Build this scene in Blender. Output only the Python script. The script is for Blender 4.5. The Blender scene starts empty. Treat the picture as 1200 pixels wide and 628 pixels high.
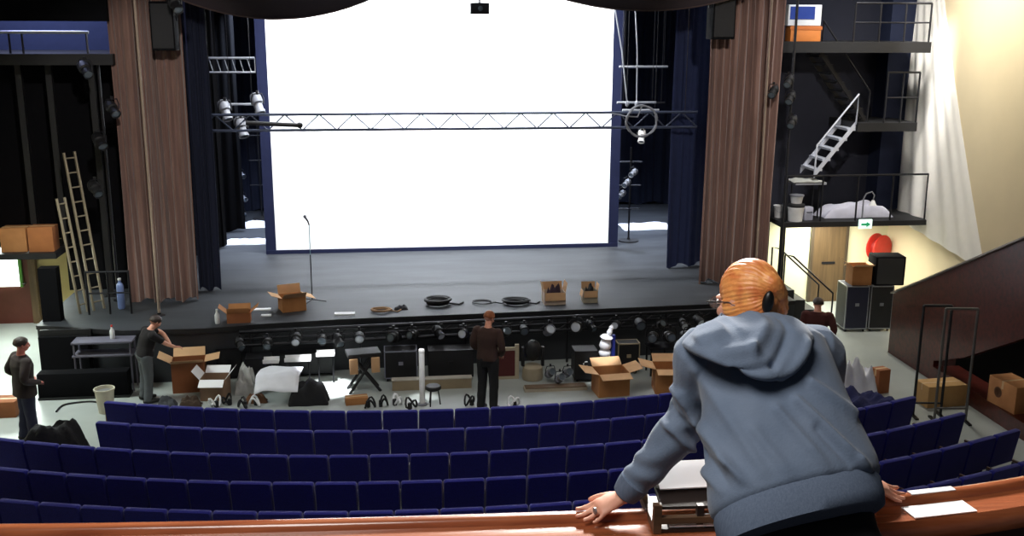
import bpy, bmesh, math, random
from mathutils import Vector, Matrix, Euler, noise
random.seed(7)
V = Vector; PI = math.pi; R = math.radians
scene = bpy.context.scene; COL = scene.collection

# ---------------------------------------------------------------- camera
F, PITCH, YAW, ROLL = 1200.0, 13.5, 7.0, 0.25
CAM = V((0, 0, 7.0))
RM = Matrix.Rotation(R(-YAW), 3, 'Z') @ Matrix.Rotation(R(90 - PITCH), 3, 'X') @ Matrix.Rotation(R(ROLL), 3, 'Z')
cd = bpy.data.cameras.new('camera'); cam = bpy.data.objects.new('camera', cd); COL.objects.link(cam)
cd.sensor_width = 36; cd.lens = 36 * F / 1200; cd.clip_start = 0.05; cd.clip_end = 200
cam.matrix_world = Matrix.Translation(CAM) @ RM.to_4x4()
scene.camera = cam
def ray(px, py): return RM @ V(((px - 600) / F, -(py - 314) / F, -1))
def Z(px, py, z=0.0):            # where a sight line meets the level z
    d = ray(px, py); return CAM + d * ((z - CAM.z) / d.z)
def Y(px, py, y):                # where a sight line meets the upright plane y
    d = ray(px, py); return CAM + d * (y / d.y)

# ---------------------------------------------------------------- materials
def lin(c):
    c = c / 255.0
    return c / 12.92 if c <= 0.04045 else ((c + 0.055) / 1.055) ** 2.4
def L(rgb): return tuple(lin(c) for c in rgb) + (1,)
MATS = {}
def mat(name, rgb, rough=0.6, metal=0.0, var=0.12, scale=6.0, bump=0.0, bscale=40.0, stretch=None, emit=0.0, sheen=0.0, spec=0.5, rgb2=None, detail=4):
    if name in MATS: return MATS[name]
    m = bpy.data.materials.new(name); m.use_nodes = True
    nt = m.node_tree; b = nt.nodes['Principled BSDF']
    c1 = L(rgb); c2 = L(rgb2) if rgb2 else tuple(max(0, x * (1 - var)) for x in c1[:3]) + (1,)
    tc = nt.nodes.new('ShaderNodeTexCoord'); mp = nt.nodes.new('ShaderNodeMapping')
    nt.links.new(tc.outputs['Object'], mp.inputs['Vector'])
    if stretch: mp.inputs['Scale'].default_value = stretch
    n = nt.nodes.new('ShaderNodeTexNoise'); n.inputs['Scale'].default_value = scale; n.inputs['Detail'].default_value = detail
    nt.links.new(mp.outputs['Vector'], n.inputs['Vector'])
    r = nt.nodes.new('ShaderNodeValToRGB'); r.color_ramp.elements[0].color = c2; r.color_ramp.elements[1].color = c1
    r.color_ramp.elements[0].position = 0.32; r.color_ramp.elements[1].position = 0.68
    nt.links.new(n.outputs['Fac'], r.inputs['Fac']); nt.links.new(r.outputs['Color'], b.inputs['Base Color'])
    b.inputs['Roughness'].default_value = rough; b.inputs['Metallic'].default_value = metal
    b.inputs['Specular IOR Level'].default_value = spec
    if sheen: b.inputs['Sheen Weight'].default_value = sheen
    if bump:
        n2 = nt.nodes.new('ShaderNodeTexNoise'); n2.inputs['Scale'].default_value = bscale; n2.inputs['Detail'].default_value = 5
        nt.links.new(mp.outputs['Vector'], n2.inputs['Vector'])
        bp = nt.nodes.new('ShaderNodeBump'); bp.inputs['Strength'].default_value = bump; bp.inputs['Distance'].default_value = 0.02
        nt.links.new(n2.outputs['Fac'], bp.inputs['Height']); nt.links.new(bp.outputs['Normal'], b.inputs['Normal'])
    if emit:
        b.inputs['Emission Color'].default_value = c1; b.inputs['Emission Strength'].default_value = emit
    MATS[name] = m; return m
def wood(name, rgb, rgb2, rough=0.3, stretch=(1, 12, 12), scale=3.0, coat=0.0):
    m = mat(name, rgb, rough, rgb2=rgb2, scale=scale, stretch=stretch, bump=0.05, bscale=8, detail=8)
    if coat: m.node_tree.nodes['Principled BSDF'].inputs['Coat Weight'].default_value = coat
    return m

black = mat('black_paint', (20, 20, 23), 0.6)
matt = mat('black_cloth', (15, 15, 18), 0.95, spec=0.1)
navy = mat('navy_cloth', (34, 38, 54), 0.9, spec=0.15, stretch=(6, 6, .3), scale=2)
navywall = mat('navy_wall', (38, 44, 66), 0.8, spec=0.2)
darkmetal = mat('dark_metal', (46, 46, 50), 0.42, 0.7)
steel = mat('aluminium', (175, 178, 186), 0.35, 0.8)
grey = mat('grey_paint', (120, 122, 130), 0.5)
white = mat('white_paint', (235, 235, 235), 0.5)
cream = mat('cream_plaster', (216, 200, 166), 0.85, var=0.05, scale=1.5, bump=0.05, bscale=90)
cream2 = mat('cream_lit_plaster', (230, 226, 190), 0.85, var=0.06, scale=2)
floorm = mat('pale_lino', (166, 172, 168), 0.35, var=0.14, scale=1.2, bump=0.02, bscale=3)
stagem = mat('stage_floor_paint', (50, 53, 58), 0.6, rgb2=(36, 38, 43), scale=1.1, stretch=(.6, 2.2, 1), bump=0.08, bscale=5)
redwood = wood('dark_red_wood', (92, 34, 26), (58, 20, 16), 0.32, (.4, 6, 6), 2.0, 0.2)
railwood = wood('varnished_rail_wood', (170, 98, 62), (138, 72, 44), 0.26, (.6, 9, 9), 4.0, 0.5)
brownwood = wood('brown_door_wood', (96, 76, 50), (78, 60, 38), 0.5, (8, 8, .6), 2.0)
card = mat('cardboard', (184, 128, 78), 0.85, rgb2=(164, 110, 64), scale=3, bump=0.05)
card2 = mat('pale_cardboard', (206, 164, 122), 0.85, var=0.1, scale=4)
curtainm = mat('mauve_brown_velvet', (132, 104, 94), 0.9, rgb2=(112, 86, 78), scale=3, stretch=(6, 6, .4), sheen=0.3, spec=0.1)
seatm = mat('royal_blue_moquette', (33, 35, 128), 0.9, rgb2=(26, 27, 108), scale=60, bump=0.25, bscale=250, sheen=0.25, spec=0.15)
seatshell = mat('seat_black_plastic', (22, 22, 26), 0.5)
screenm = mat('screen_white', (246, 247, 250), 0.9, var=0.02, spec=0.1)
paper = mat('white_paper', (248, 248, 250), 0.8, var=0.03)
plastic = mat('clear_grey_plastic', (190, 190, 186), 0.3, var=0.3, scale=9, bump=0.4, bscale=14)
whitesheet = mat('white_sheeting', (240, 242, 250), 0.7, var=0.08, scale=5, bump=0.3, bscale=6)
bagm = mat('black_bag_cloth', (17, 17, 22), 0.8, bump=0.6, bscale=14)
lensm = mat('lantern_lens', (120, 132, 142), 0.12, 0.5, spec=.8)
glintlens = mat('pale_glint_lens', (216, 224, 234), .15, .1, spec=1.0)  # pale colour stands in for glints on some lenses
redm = mat('red_paint', (208, 52, 40), 0.45)
orangem = mat('orange_brown_card', (152, 92, 54), 0.8)
yellowm = mat('yellow_plastic', (222, 196, 60), 0.5)
bluecloth = mat('dark_blue_cloth', (34, 38, 84), 0.9, bump=0.5, bscale=12)
skin = mat('skin', (226, 168, 140), 0.5, rgb2=(214, 146, 122), scale=18)
skinred = mat('ruddy_skin', (214, 134, 116), 0.5, rgb2=(204, 118, 100), scale=18)
hoodiem = mat('blue_grey_jersey', (116, 129, 149), 0.95, rgb2=(103, 117, 138), scale=8, bump=0.12, bscale=160, sheen=0.2, spec=0.1)
hoodierib = mat('blue_grey_ribbing', (106, 118, 138), 0.95, rgb2=(94, 106, 126), scale=30, stretch=(8, 8, .5), bump=0.12, bscale=60, spec=0.1)
hairginger = mat('ginger_hair', (246, 172, 98), 0.4, rgb2=(214, 116, 62), scale=9, stretch=(3, 3, 3), bump=0.08, bscale=60)
hairdark = mat('dark_brown_hair', (52, 36, 28), 0.5, bump=0.6, bscale=60)
hairbrown = mat('auburn_hair', (140, 78, 40), 0.5, bump=0.6, bscale=60)
suitm = mat('dark_brown_suiting', (54, 44, 42), 0.9, bump=0.1, bscale=60)
trousnavy = mat('navy_trouser_cloth', (40, 42, 66), 0.9)
trousblack = mat('black_trouser_cloth', (20, 21, 26), 0.9)
trousgrey = mat('grey_denim', (88, 92, 96), 0.9, bump=0.1)
brownknit = mat('dark_brown_knit', (62, 42, 36), 0.95, bump=0.2, bscale=90)
tshirt = mat('black_cotton', (26, 22, 24), 0.95)
maroon = mat('maroon_cloth', (78, 36, 34), 0.95, bump=0.1)
shoem = mat('black_leather', (18, 17, 17), 0.4)

# ---------------------------------------------------------------- mesh collecting
class G:
    def __init__(s): s.v = []; s.f = []
    def add(s, vs, fs):
        b = len(s.v); s.v += [V(v) for v in vs]; s.f += [tuple(b + i for i in f) for f in fs]; return s
    def box(s, c, size, rot=None):
        h = [x / 2 for x in size]
        vs = [V((sx * h[0], sy * h[1], sz * h[2])) for sx in (-1, 1) for sy in (-1, 1) for sz in (-1, 1)]
        if rot is not None:
            m = rot if isinstance(rot, Matrix) else Euler([R(a) for a in rot]).to_matrix()
            vs = [m @ v for v in vs]
        return s.add([v + V(c) for v in vs], [(0, 1, 3, 2), (4, 6, 7, 5), (0, 4, 5, 1), (2, 3, 7, 6), (0, 2, 6, 4), (1, 5, 7, 3)])
    def span(s, lo, hi):
        lo, hi = V(lo), V(hi); return s.box((lo + hi) / 2, hi - lo)
    def rings(s, rs, closed=False, caps=True):
        n = len(rs[0]); k = len(rs); b = len(s.v)
        for r in rs: s.v += [V(p) for p in r]
        for i in range(k if closed else k - 1):
            a, c = b + i * n, b + ((i + 1) % k) * n
            for j in range(n): s.f.append((a + j, a + (j + 1) % n, c + (j + 1) % n, c + j))
        if caps and not closed:
            s.f.append(tuple(b + j for j in reversed(range(n)))); s.f.append(tuple(b + (k - 1) * n + j for j in range(n)))
        return s
    def tube(s, path, r, n=8, closed=False, ends=False):
        P = [V(p) for p in path]; k = len(P); rad = r if isinstance(r, (list, tuple)) else [r] * k
        T = []
        for i in range(k):
            a = P[(i - 1) % k] if (closed or i > 0) else P[i]; b_ = P[(i + 1) % k] if (closed or i < k - 1) else P[i]
            t = b_ - a; T.append(t.normalized() if t.length > 1e-9 else V((0, 0, 1)))
        up = V((0, 0, 1)) if abs(T[0].z) < 0.9 else V((1, 0, 0))
        u = T[0].cross(up).normalized(); rs = []
        for i in range(k):
            u = (u - T[i] * u.dot(T[i]))
            u = u.normalized() if u.length > 1e-6 else T[i].orthogonal().normalized()
            w = T[i].cross(u)
            if ends and i == 0:
                for q in (0.15, 0.6, 0.9): rs.append([P[i] - T[i] * rad[i] * math.sqrt(1 - q * q) + (u * math.cos(2 * PI * j / n) + w * math.sin(2 * PI * j / n)) * rad[i] * q for j in range(n)])
            rs.append([P[i] + (u * math.cos(2 * PI * j / n) + w * math.sin(2 * PI * j / n)) * rad[i] for j in range(n)])
            if ends and i == k - 1:
                for q in (0.9, 0.6, 0.15): rs.append([P[i] + T[i] * rad[i] * math.sqrt(1 - q * q) + (u * math.cos(2 * PI * j / n) + w * math.sin(2 * PI * j / n)) * rad[i] * q for j in range(n)])
        return s.rings(rs, closed)
    def cyl(s, a, b, r, r2=None, n=14): return s.tube([a, b], [r, r if r2 is None else r2], n)
    def ell(s, c, rad, rot=None, n=14, k=9):
        m = Matrix.Identity(3) if rot is None else (rot if isinstance(rot, Matrix) else Euler([R(a) for a in rot]).to_matrix())
        rs = []
        for i in range(k + 1):
            ph = max(0.02, min(PI - 0.02, PI * i / k))
            rs.append([V(c) + m @ V((rad[0] * math.sin(ph) * math.cos(2 * PI * j / n), rad[1] * math.sin(ph) * math.sin(2 * PI * j / n), -rad[2] * math.cos(ph))) for j in range(n)])
        return s.rings(rs)
    def lathe(s, prof, c=(0, 0, 0), n=18, rot=None, caps=True):
        m = Matrix.Identity(3) if rot is None else (rot if isinstance(rot, Matrix) else Euler([R(a) for a in rot]).to_matrix())
        return s.rings([[V(c) + m @ V((r * math.cos(2 * PI * j / n), r * math.sin(2 * PI * j / n), z)) for j in range(n)] for r, z in prof], caps=caps)
    def prism(s, poly, lo, hi, axis='z'):
        def p(a, b, h): return {'z': (a, b, h), 'x': (h, a, b), 'y': (a, h, b)}[axis]
        return s.rings([[p(a, b, lo) for a, b in poly], [p(a, b, hi) for a, b in poly]])
    def sheet(s, grid, thick, nrm=None):     # grid of points -> closed thin slab
        k, n = len(grid), len(grid[0]); b = len(s.v)
        nn = V(nrm).normalized() if nrm is not None else None
        def nm(i, j):
            if nn is not None: return nn
            a = V(grid[min(i + 1, k - 1)][j]) - V(grid[max(i - 1, 0)][j]); c = V(grid[i][min(j + 1, n - 1)]) - V(grid[i][max(j - 1, 0)])
            q = a.cross(c); return q.normalized() if q.length > 1e-9 else V((0, 0, 1))
        for i in range(k):
            for j in range(n): s.v.append(V(grid[i][j]))
        for i in range(k):
            for j in range(n): s.v.append(V(grid[i][j]) + nm(i, j) * thick)
        o = k * n
        for i in range(k - 1):
            for j in range(n - 1):
                a = b + i * n + j; s.f.append((a, a + 1, a + n + 1, a + n)); s.f.append((a + o, a + n + o, a + n + 1 + o, a + 1 + o))
        for i in range(k - 1):
            for j in (0, n - 1):
                a = b + i * n + j; s.f.append((a, a + n, a + n + o, a + o))
        for j in range(n - 1):
            for i in (0, k - 1):
                a = b + i * n + j; s.f.append((a, a + 1, a + 1 + o, a + o))
        return s
    def mesh(s, name, bevel=0.0, seg=2, smooth=True, angle=40):
        me = bpy.data.meshes.new(name); me.from_pydata(s.v, [], s.f)
        bm = bmesh.new(); bm.from_mesh(me)
        bmesh.ops.recalc_face_normals(bm, faces=bm.faces)
        if bevel:
            es = [e for e in bm.edges if len(e.link_faces) == 2 and e.calc_face_angle(0) > R(35)]
            bmesh.ops.bevel(bm, geom=es, offset=bevel, segments=seg, profile=0.5, affect='EDGES', clamp_overlap=True)
        bm.to_mesh(me); bm.free()
        if smooth:
            me.polygons.foreach_set('use_smooth', [True] * len(me.polygons)); me.set_sharp_from_angle(angle=R(angle))
        return me
    def build(s, name, m, parent=None, bevel=0.0, loc=None, **k):
        o = bpy.data.objects.new(name, s.mesh(name, bevel, **k)); COL.objects.link(o)
        o.data.materials.append(m)
        if parent is not None: o.parent = parent
        if loc is not None: o.location = loc
        return o
def tag(o, label, cat, group=None, kind=None):
    o['label'] = label; o['category'] = cat
    if group: o['group'] = group
    if kind: o['kind'] = kind
    return o
def thing(name, label, cat, loc=(0, 0, 0), rot=0, group=None):
    o = bpy.data.objects.new(name, None); COL.objects.link(o); o.empty_display_size = .1
    o.location = loc; o.rotation_euler = (0, 0, R(rot)); return tag(o, label, cat, group)
def struct(name, g, m, label=None, **k):
    o = g.build(name, m, **k); o['kind'] = 'structure'
    return o
def dup(root, loc, rot, label, group=None):
    r = root.copy(); COL.objects.link(r); r.location = loc; r.rotation_euler = (0, 0, R(rot)); r['label'] = label
    if group: r['group'] = group
    for ch in list(root.children):
        c = ch.copy(); COL.objects.link(c); c.parent = r
        for g_ in list(ch.children):
            d = g_.copy(); COL.objects.link(d); d.parent = c
    return r
ORD = 'zeroth first second third fourth fifth sixth seventh eighth ninth tenth eleventh twelfth thirteenth fourteenth fifteenth sixteenth seventeenth eighteenth nineteenth twentieth'.split()
def ordw(n): return ORD[n] if n <= 20 else ('twenty-' + ORD[n - 20] if n < 30 else 'thirtieth')
def fuse(g, name, m, parent=None, voxel=0.01, smooth=4, loc=None, disp=None, factor=0.5):
    tmp = bpy.data.objects.new('tmp', g.mesh('tmp')); COL.objects.link(tmp)
    md = tmp.modifiers.new('r', 'REMESH'); md.mode = 'VOXEL'; md.voxel_size = voxel
    if smooth:
        sm = tmp.modifiers.new('s', 'SMOOTH'); sm.iterations = smooth; sm.factor = factor
    dg = bpy.context.evaluated_depsgraph_get(); dg.update()
    me = bpy.data.meshes.new_from_object(tmp.evaluated_get(dg)); me.name = name
    old = tmp.data; bpy.data.objects.remove(tmp); bpy.data.meshes.remove(old)
    if disp:
        ns = [v.normal.copy() for v in me.vertices]
        for v, n in zip(me.vertices, ns): v.co = v.co + n * disp(v.co, n)
    me.polygons.foreach_set('use_smooth', [True] * len(me.polygons))
    me.materials.clear(); me.materials.append(m)
    o = bpy.data.objects.new(name, me); COL.objects.link(o)
    if parent is not None: o.parent = parent
    if loc is not None: o.location = loc
    return o
def crom(P, k=6, closed=False):
    P = [V(p) for p in P]; n = len(P); out = []
    for i in range(n if closed else n - 1):
        a, b, c, d = (P[(i - 1) % n], P[i % n], P[(i + 1) % n], P[(i + 2) % n]) if closed else (P[max(i - 1, 0)], P[i], P[i + 1], P[min(i + 2, n - 1)])
        for q in range(k):
            t = q / k
            out.append(0.5 * ((2 * b) + (c - a) * t + (2 * a - 5 * b + 4 * c - d) * t * t + (3 * b - a - 3 * c + d) * t ** 3))
    if not closed: out.append(P[-1])
    return out

# ================================================================ THE SETTING
struct('floor', G().span((-14, -2, -.2), (15, 34.2, 0)), floorm)
struct('ceiling', G().span((-14, -4, 9.5), (15, 34.2, 9.6)), mat('dark_ceiling', (70, 66, 62), .9))
struct('wall_back', G().span((-14, 33.6, 0), (15, 33.9, 9.5)), mat('stage_back_paint', (24, 26, 38), .9))
struct('wall_left', G().span((-9.6, 5, 0), (-9.4, 24.9, 9.5)), cream)
struct('wall_right', G().span((12.75, 5, 0), (12.95, 24.7, 9.5)), cream)
# stage deck: apron edge follows the photo's gentle curve
edge = [(-7.0, 20.55), (-5.2, 20.0), (-3.65, 19.98), (-2.4, 20.2), (-1.0, 20.36), (2.5, 20.5), (6.8, 20.66), (8.8, 20.75)]
struct('stage_floor', G().prism(edge + [(8.8, 24.75), (12.5, 24.75), (12.5, 33.6), (-9.3, 33.6), (-9.3, 24.95), (-7.0, 24.95)], 0, 1.1), stagem)
struct('trim_1', G().sheet([[(x, y - .012, z) for x, y in edge] for z in (1.02, 1.105)], 0.05, (0, -1, 0)), black)
# left of the stage: black masking, the passage with a lit door, the gallery
struct('wall_masking_left', G().span((-6.95, 20.75, 0), (-6.6, 21.0, 2.2)), matt)
struct('wall_side_left', G().span((-9.4, 23.3, 2.3), (-5.3, 23.5, 6.2)), matt)
struct('wall_side_low', G().span((-7.15, 23.3, 1.1), (-5.3, 23.5, 2.3)), matt)
struct('wall_pier_left', G().span((-5.6, 23.0, 1.1), (-5.35, 24.0, 9.5)), matt)
struct('wall_gallery_left', G().span((-9.4, 24.9, 6.3), (-5.3, 25.1, 9.5)), navywall)
struct('gallery_slab', G().span((-9.4, 21.9, 6.12), (-5.45, 24.9, 6.34)), black)
struct('wall_header_left', G().span((-9.4, 21.75, 6.98), (-5.45, 21.9, 9.5)), matt)
struct('ledge_slab', G().span((-9.4, 21.8, 2.16), (-6.9, 23.3, 2.28)), black)
struct('wall_passage', G().span((-9.4, 24.7, 0), (-7.0, 24.9, 2.3)), mat('beige_wall', (192, 176, 122), .85, var=.05))
struct('baseboard_passage', G().span((-8.2, 24.66, 0), (-7.05, 24.7, .12)), white)
# door in the passage: red-brown leaf with a bright pane
dr = struct('door_1', G().span((-9.3, 24.58, 0), (-8.42, 24.66, 2.1)), mat('red_brown_door', (96, 44, 34), .5))
g = G().span((-8.42, 24.52, 0), (-8.26, 24.68, 2.14)).span((-9.39, 24.52, 2.1), (-8.26, 24.68, 2.16)); g.build('door_frame', brownwood, dr)
G().span((-9.38, 24.50, .92), (-8.62, 24.575, 1.95)).build('door_pane', mat('lit_pane', (240, 255, 246), .3, var=.02, emit=3.0), dr)
G().span((-8.62, 24.49, .9), (-8.56, 24.58, 1.97)).build('pane_edge', mat('green_edge', (96, 168, 70), .5), dr)
G().tube([(-8.52, 24.58, .98), (-8.52, 24.5, .98), (-8.62, 24.5, .98)], .012).build('handle', steel, dr)
# right of the stage: platform, landing, upper gallery
struct('wall_side_right', G().span((8.75, 24.5, 2.3), (12.75, 24.7, 9.5)), mat('charcoal_navy', (34, 36, 50), .85))
struct('column_right', G().span((12.05, 23.9, 2.5), (12.75, 24.5, 9.5)), navywall)
struct('wall_under_platform', G().span((8.75, 24.5, 0), (12.75, 24.7, 2.3)), cream2)
struct('wall_pier_right', G().span((8.78, 23.0, 1.1), (9.0, 24.0, 9.5)), matt)
struct('platform_slab', G().span((9.1, 22.5, 2.36), (12.7, 24.5, 2.48)), black)
struct('landing_slab', G().span((10.85, 22.7, 4.56), (12.3, 24.3, 4.76)), black)
struct('gallery_slab', G().span((8.85, 22.5, 6.36), (12.35, 24.5, 6.6)), black)
struct('platform_column', G().span((9.1, 22.5, 0), (9.2, 22.6, 2.36)), black)
d2 = struct('door_2', G().span((10.75, 24.42, 0), (11.6, 24.49, 2.06)), brownwood)
G().span((10.68, 24.4, 0), (10.75, 24.5, 2.12)).span((11.6, 24.4, 0), (11.67, 24.5, 2.12)).span((10.68, 24.4, 2.06), (11.67, 24.5, 2.12)).build('door_frame', mat('dark_frame', (70, 58, 44), .5), d2)
G().span((11.0, 24.40, 1.0), (11.35, 24.425, 1.06)).build('push_bar', darkmetal, d2)
# the side terrace with its red wood parapet
struct('terrace_floor', G().prism([(20.0, 0), (20.0, 1.0), (14.0, 3.6), (12.0, 4.4), (12.0, 0)], 11.45, 12.75, 'x'), mat('terrace_carpet', (70, 30, 30), .9))
tp = [(20.25, 0), (20.25, 1.32), (19.0, 1.93), (15.98, 3.42), (12.5, 5.1), (12.5, 2.9), (15.6, 1.78), (17.35, 0.84), (18.4, 0.42), (18.4, 0)]
struct('wall_terrace', G().prism(tp, 10.8, 10.92, 'x'), redwood)
struct('trim_2', G().sheet([[(x, y, z + .005) for y, z in ((20.27, 1.32), (19.0, 1.93), (15.98, 3.42), (12.5, 5.1))] for x in (10.74, 10.98)], 0.035, (0, 0, 1)), mat('grey_cap', (150, 138, 132), .35))
struct('wall_terrace_recess', G().span((11.4, 12.5, 0), (11.44, 18.6, 1.6)), matt)
struct('terrace_slab', G().span((10.8, 12.5, 0), (11.35, 18.4, .3)), redwood)
# the balcony
sp = [(-3.4, 3.30), (-2.2, 3.10), (-1.18, 2.975), (-.29, 2.905), (.6, 2.862), (1.2, 2.852), (1.63, 2.868), (2.1, 2.945), (2.7, 3.12), (3.4, 3.4)]
rail = [V((p.x, p.y, 0)) for p in crom([(a, b, 0) for a, b in sp], 6)]
def sweep(prof, path):                # prof: (offset toward the stage, z)
    rs = []
    for i, p in enumerate(path):
        t = (path[min(i + 1, len(path) - 1)] - path[max(i - 1, 0)]).normalized(); n = V((-t.y, t.x, 0))
        rs.append([p + n * o + V((0, 0, z)) for o, z in prof])
    return G().rings(rs)
struct('trim_rail', sweep([(-.175, 5.48), (-.165, 5.505), (-.15, 5.514), (-.145, 5.51), (-.045, 5.51), (-.04, 5.525), (-.03, 5.532), (-.005, 5.532), (.005, 5.525), (.005, 5.45), (-.17, 5.45)], rail), railwood)
struct('wall_balcony', sweep([(-.14, 4.4), (-.14, 5.45), (-.02, 5.45), (-.02, 4.4)], rail), redwood)
struct('balcony_floor', G().prism([(-3.4, -2), (3.4, -2), (3.4, 3.2), (2.7, 2.95), (2.1, 2.78), (1.2, 2.69), (.6, 2.7), (-1.2, 2.82), (-3.4, 3.1)], 4.5, 4.75), mat('dark_carpet', (40, 30, 30), .95))

# ================================================================ SCREEN, CURTAINS, MASKING
t = thing('projection_screen', 'huge bright white projection screen at the back of the stage', 'screen', (1.48, 26.6, 1.1))
G().span((-4.40, -.01, .1), (4.40, .02, 7.9)).build('screen_surface', screenm, t)
g = G(); g.span((-4.66, -.03, 0), (-4.40, .04, 8)); g.span((4.40, -.03, 0), (4.66, .04, 8)); g.span((-4.40, -.03, 7.9), (4.40, .04, 8.1)); g.span((-4.66, -.05, 0), (4.66, .06, .1))
g.build('screen_border', mat('border_navy', (30, 34, 58), .9, spec=.1), t)

def curtain(name, label, x0, x1, y, z0, z1, m, folds, amp, cat='curtain', seed=0, gather=0.0, yaw=0.0, flare=0.0, parts=True):
    t = thing(name, label, cat, ((x0 + x1) / 2, y, z0), yaw)
    w = x1 - x0; n = folds * 12; rows = 14; rnd = random.Random(seed)
    ph = [rnd.uniform(0, 6.28) for _ in range(6)]; grid = []
    for i in range(rows + 1):
        h = i / rows; row = []
        for j in range(n + 1):
            u = j / n
            uu = u + .018 * math.sin(9 * u + ph[0]) + .012 * math.sin(23 * u + ph[1] + h * 1.5)
            a = amp * (.55 + .45 * math.sin(5 * u + ph[2]) ** 2) * (1 - .25 * h)
            yy = a * math.sin(2 * PI * folds * uu + ph[3]) + .4 * a * math.sin(2 * PI * folds * 1.7 * uu + ph[4]) + .03 * math.sin(3 * h + 7 * u)
            xx = (u - .5) * w * (1 + flare * (1 - h)) + .02 * math.sin(4 * h + 11 * u + ph[5]) + gather * (1 - h) ** 2
            zz = h * (z1 - z0) + (0.05 * math.sin(2 * PI * folds * .33 * u + ph[1]) + .05 if i == 0 else 0)
            row.append((xx, yy, zz))
        grid.append(row)
    G().sheet(grid, .02).build('drape', m, t, angle=80)
    if parts: G().cyl((-w / 2 - .1, 0, z1 - z0 + .03), (w / 2 + .1, 0, z1 - z0 + .03), .03).build('curtain_track', darkmetal, t)
    return t
curtain('stage_curtain', 'tall brown stage curtain on the ladder side of the stage', -5.52, -4.12, 22.05, 1.1, 8.9, curtainm, 9, .085, seed=3)
curtain('stage_curtain', 'tall brown stage curtain beside the platform with the silver steps', 7.12, 8.78, 22.4, 1.1, 8.9, curtainm, 10, .08, seed=5)
curtain('wing_curtain', 'narrow navy wing curtain beside the curtain on the ladder side', -4.25, -3.78, 22.9, 1.1, 9.2, navy, 5, .03, seed=8)
curtain('wing_curtain', 'black wing curtain beyond the narrow navy one', -5.5, -4.38, 26.2, 1.1, 9.2, matt, 5, .05, seed=9)
curtain('wing_curtain', 'black wing curtain deepest upstage on the ladder side', -5.5, -4.3, 27.5, 1.1, 9.2, matt, 5, .05, seed=10)
curtain('wing_curtain', 'wide navy wing curtain between the screen and the platform side curtain', 6.75, 7.9, 24.1, 1.1, 9.2, mat('blue_serge', (38, 45, 74), .9, spec=.15), 6, .03, seed=11, yaw=20)
curtain('wing_curtain', 'black wing curtain behind the wide navy one', 7.3, 8.3, 25.6, 1.1, 9.2, matt, 5, .05, seed=12)
curtain('wing_curtain', 'black wing curtain last before the dark cloth on the ladder side', -5.3, -4.1, 29.6, 1.1, 9.2, matt, 5, .05, seed=17)
curtain('backdrop_cloth', 'dark cloth hanging behind the screen on the ladder side', -7.5, -2.2, 33.0, 1.1, 9.2, navy, 16, .05, seed=13)
curtain('backdrop_cloth', 'dark cloth hanging behind the screen on the platform side', 5.2, 10.5, 33.0, 1.1, 9.2, navy, 16, .05, seed=14)
# swagged pelmet in two scallops
def swag(label, x0, x1, y, ztop, zend, drop):
    t = thing('pelmet_swag', label, 'pelmet', ((x0 + x1) / 2, y, zend))
    grid = []; n = 48; w = x1 - x0
    for i in range(11):
        h = i / 10; row = []
        for j in range(n + 1):
            u = j / n; s_ = math.sin(PI * u)
            low = -drop * (s_ ** .75); top = ztop - zend
            z = low + (top - low) * h
            y_ = -.10 * s_ * (1 - h) + .05 * math.sin(h * 22 + 2 * s_) * (.3 + .7 * s_)
            row.append(((u - .5) * w, y_, z))
        grid.append(row)
    G().sheet(grid, .03).build('drape', mat('dark_plum_velvet', (46, 34, 40), .85, sheen=.3), t, angle=80)
    G().tube([(r_[0], r_[1] - .02, r_[2]) for r_ in grid[0]], .018, 6).build('fringe', mat('pelmet_fringe', (66, 50, 48), .8), t)
swag('dark pelmet swag over the ladder side of the screen', -4.3, .05, 21.3, 9.4, 7.62, .58)
swag('dark pelmet swag over the platform side of the screen', 3.1, 7.6, 21.3, 9.4, 7.66, .42)

# ================================================================ TRUSS AND RIGGING
def truss(label, x0, x1, y, z, h, d, step):
    t = thing('lighting_truss', label, 'truss', ((x0 + x1) / 2, y, z)); w = x1 - x0; c = G()
    for zz in (0, h): c.cyl((-w / 2, 0, zz), (w / 2, 0, zz), .03, n=8)
    c.build('chord', mat('truss_grey', (70, 78, 98), .4, .6), t)
    b = G(); n = round(w / step)
    for i in range(n):
        a = -w / 2 + i * w / n; e = a + w / n; up = i % 2
        b.cyl((a, 0, h * up), (e, 0, h * (1 - up)), .017, n=6)
    b.build('lattice', mat('truss_grey', (70, 78, 98)), t)
    for xx in (-w / 2 + .3, w / 2 - .3): G().cyl((xx, d / 2, h), (xx, d / 2, 9.48 - z), .008, n=6).build('suspension_wire', darkmetal, t)
    return t
truss('long grey lattice truss hanging in front of the white screen', -4.15, 7.25, 23.5, 4.62, .35, 0, .375)
def bar(label, x0, x1, y, z, m=steel, drop=True, r=.03, braces=False):
    t = thing('hanging_bar', label, 'lighting bar', ((x0 + x1) / 2, y, z)); w = x1 - x0
    G().cyl((-w / 2, 0, 0), (w / 2, 0, 0), r, n=10).build('pipe', m, t)
    if braces:
        G().cyl((-w / 2, 0, -.33), (w / 2, 0, -.33), r * .8, n=10).build('lower_pipe', m, t)
        g = G()
        for k in range(7):
            a = -w / 2 + w * k / 6
            g.cyl((a, 0, 0), (a + (w / 12 if k < 6 else 0), 0, -.33), .012, n=6)
        g.build('lattice', m, t)
    g = G()
    for xx in (-w / 2 + .1, w / 2 - .1): G().cyl((xx, 0, 0), (xx, 0, 9.48 - z), .006, n=6).build('suspension_wire', darkmetal, t)
    return t
bar('pale double bar high in the wing on the ladder side', -4.1, -3.05, 25.2, 6.15, steel, braces=True)
bar('pale bar above the lantern cluster on the ladder side', -3.75, -3.05, 25.1, 5.08, steel)
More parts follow.
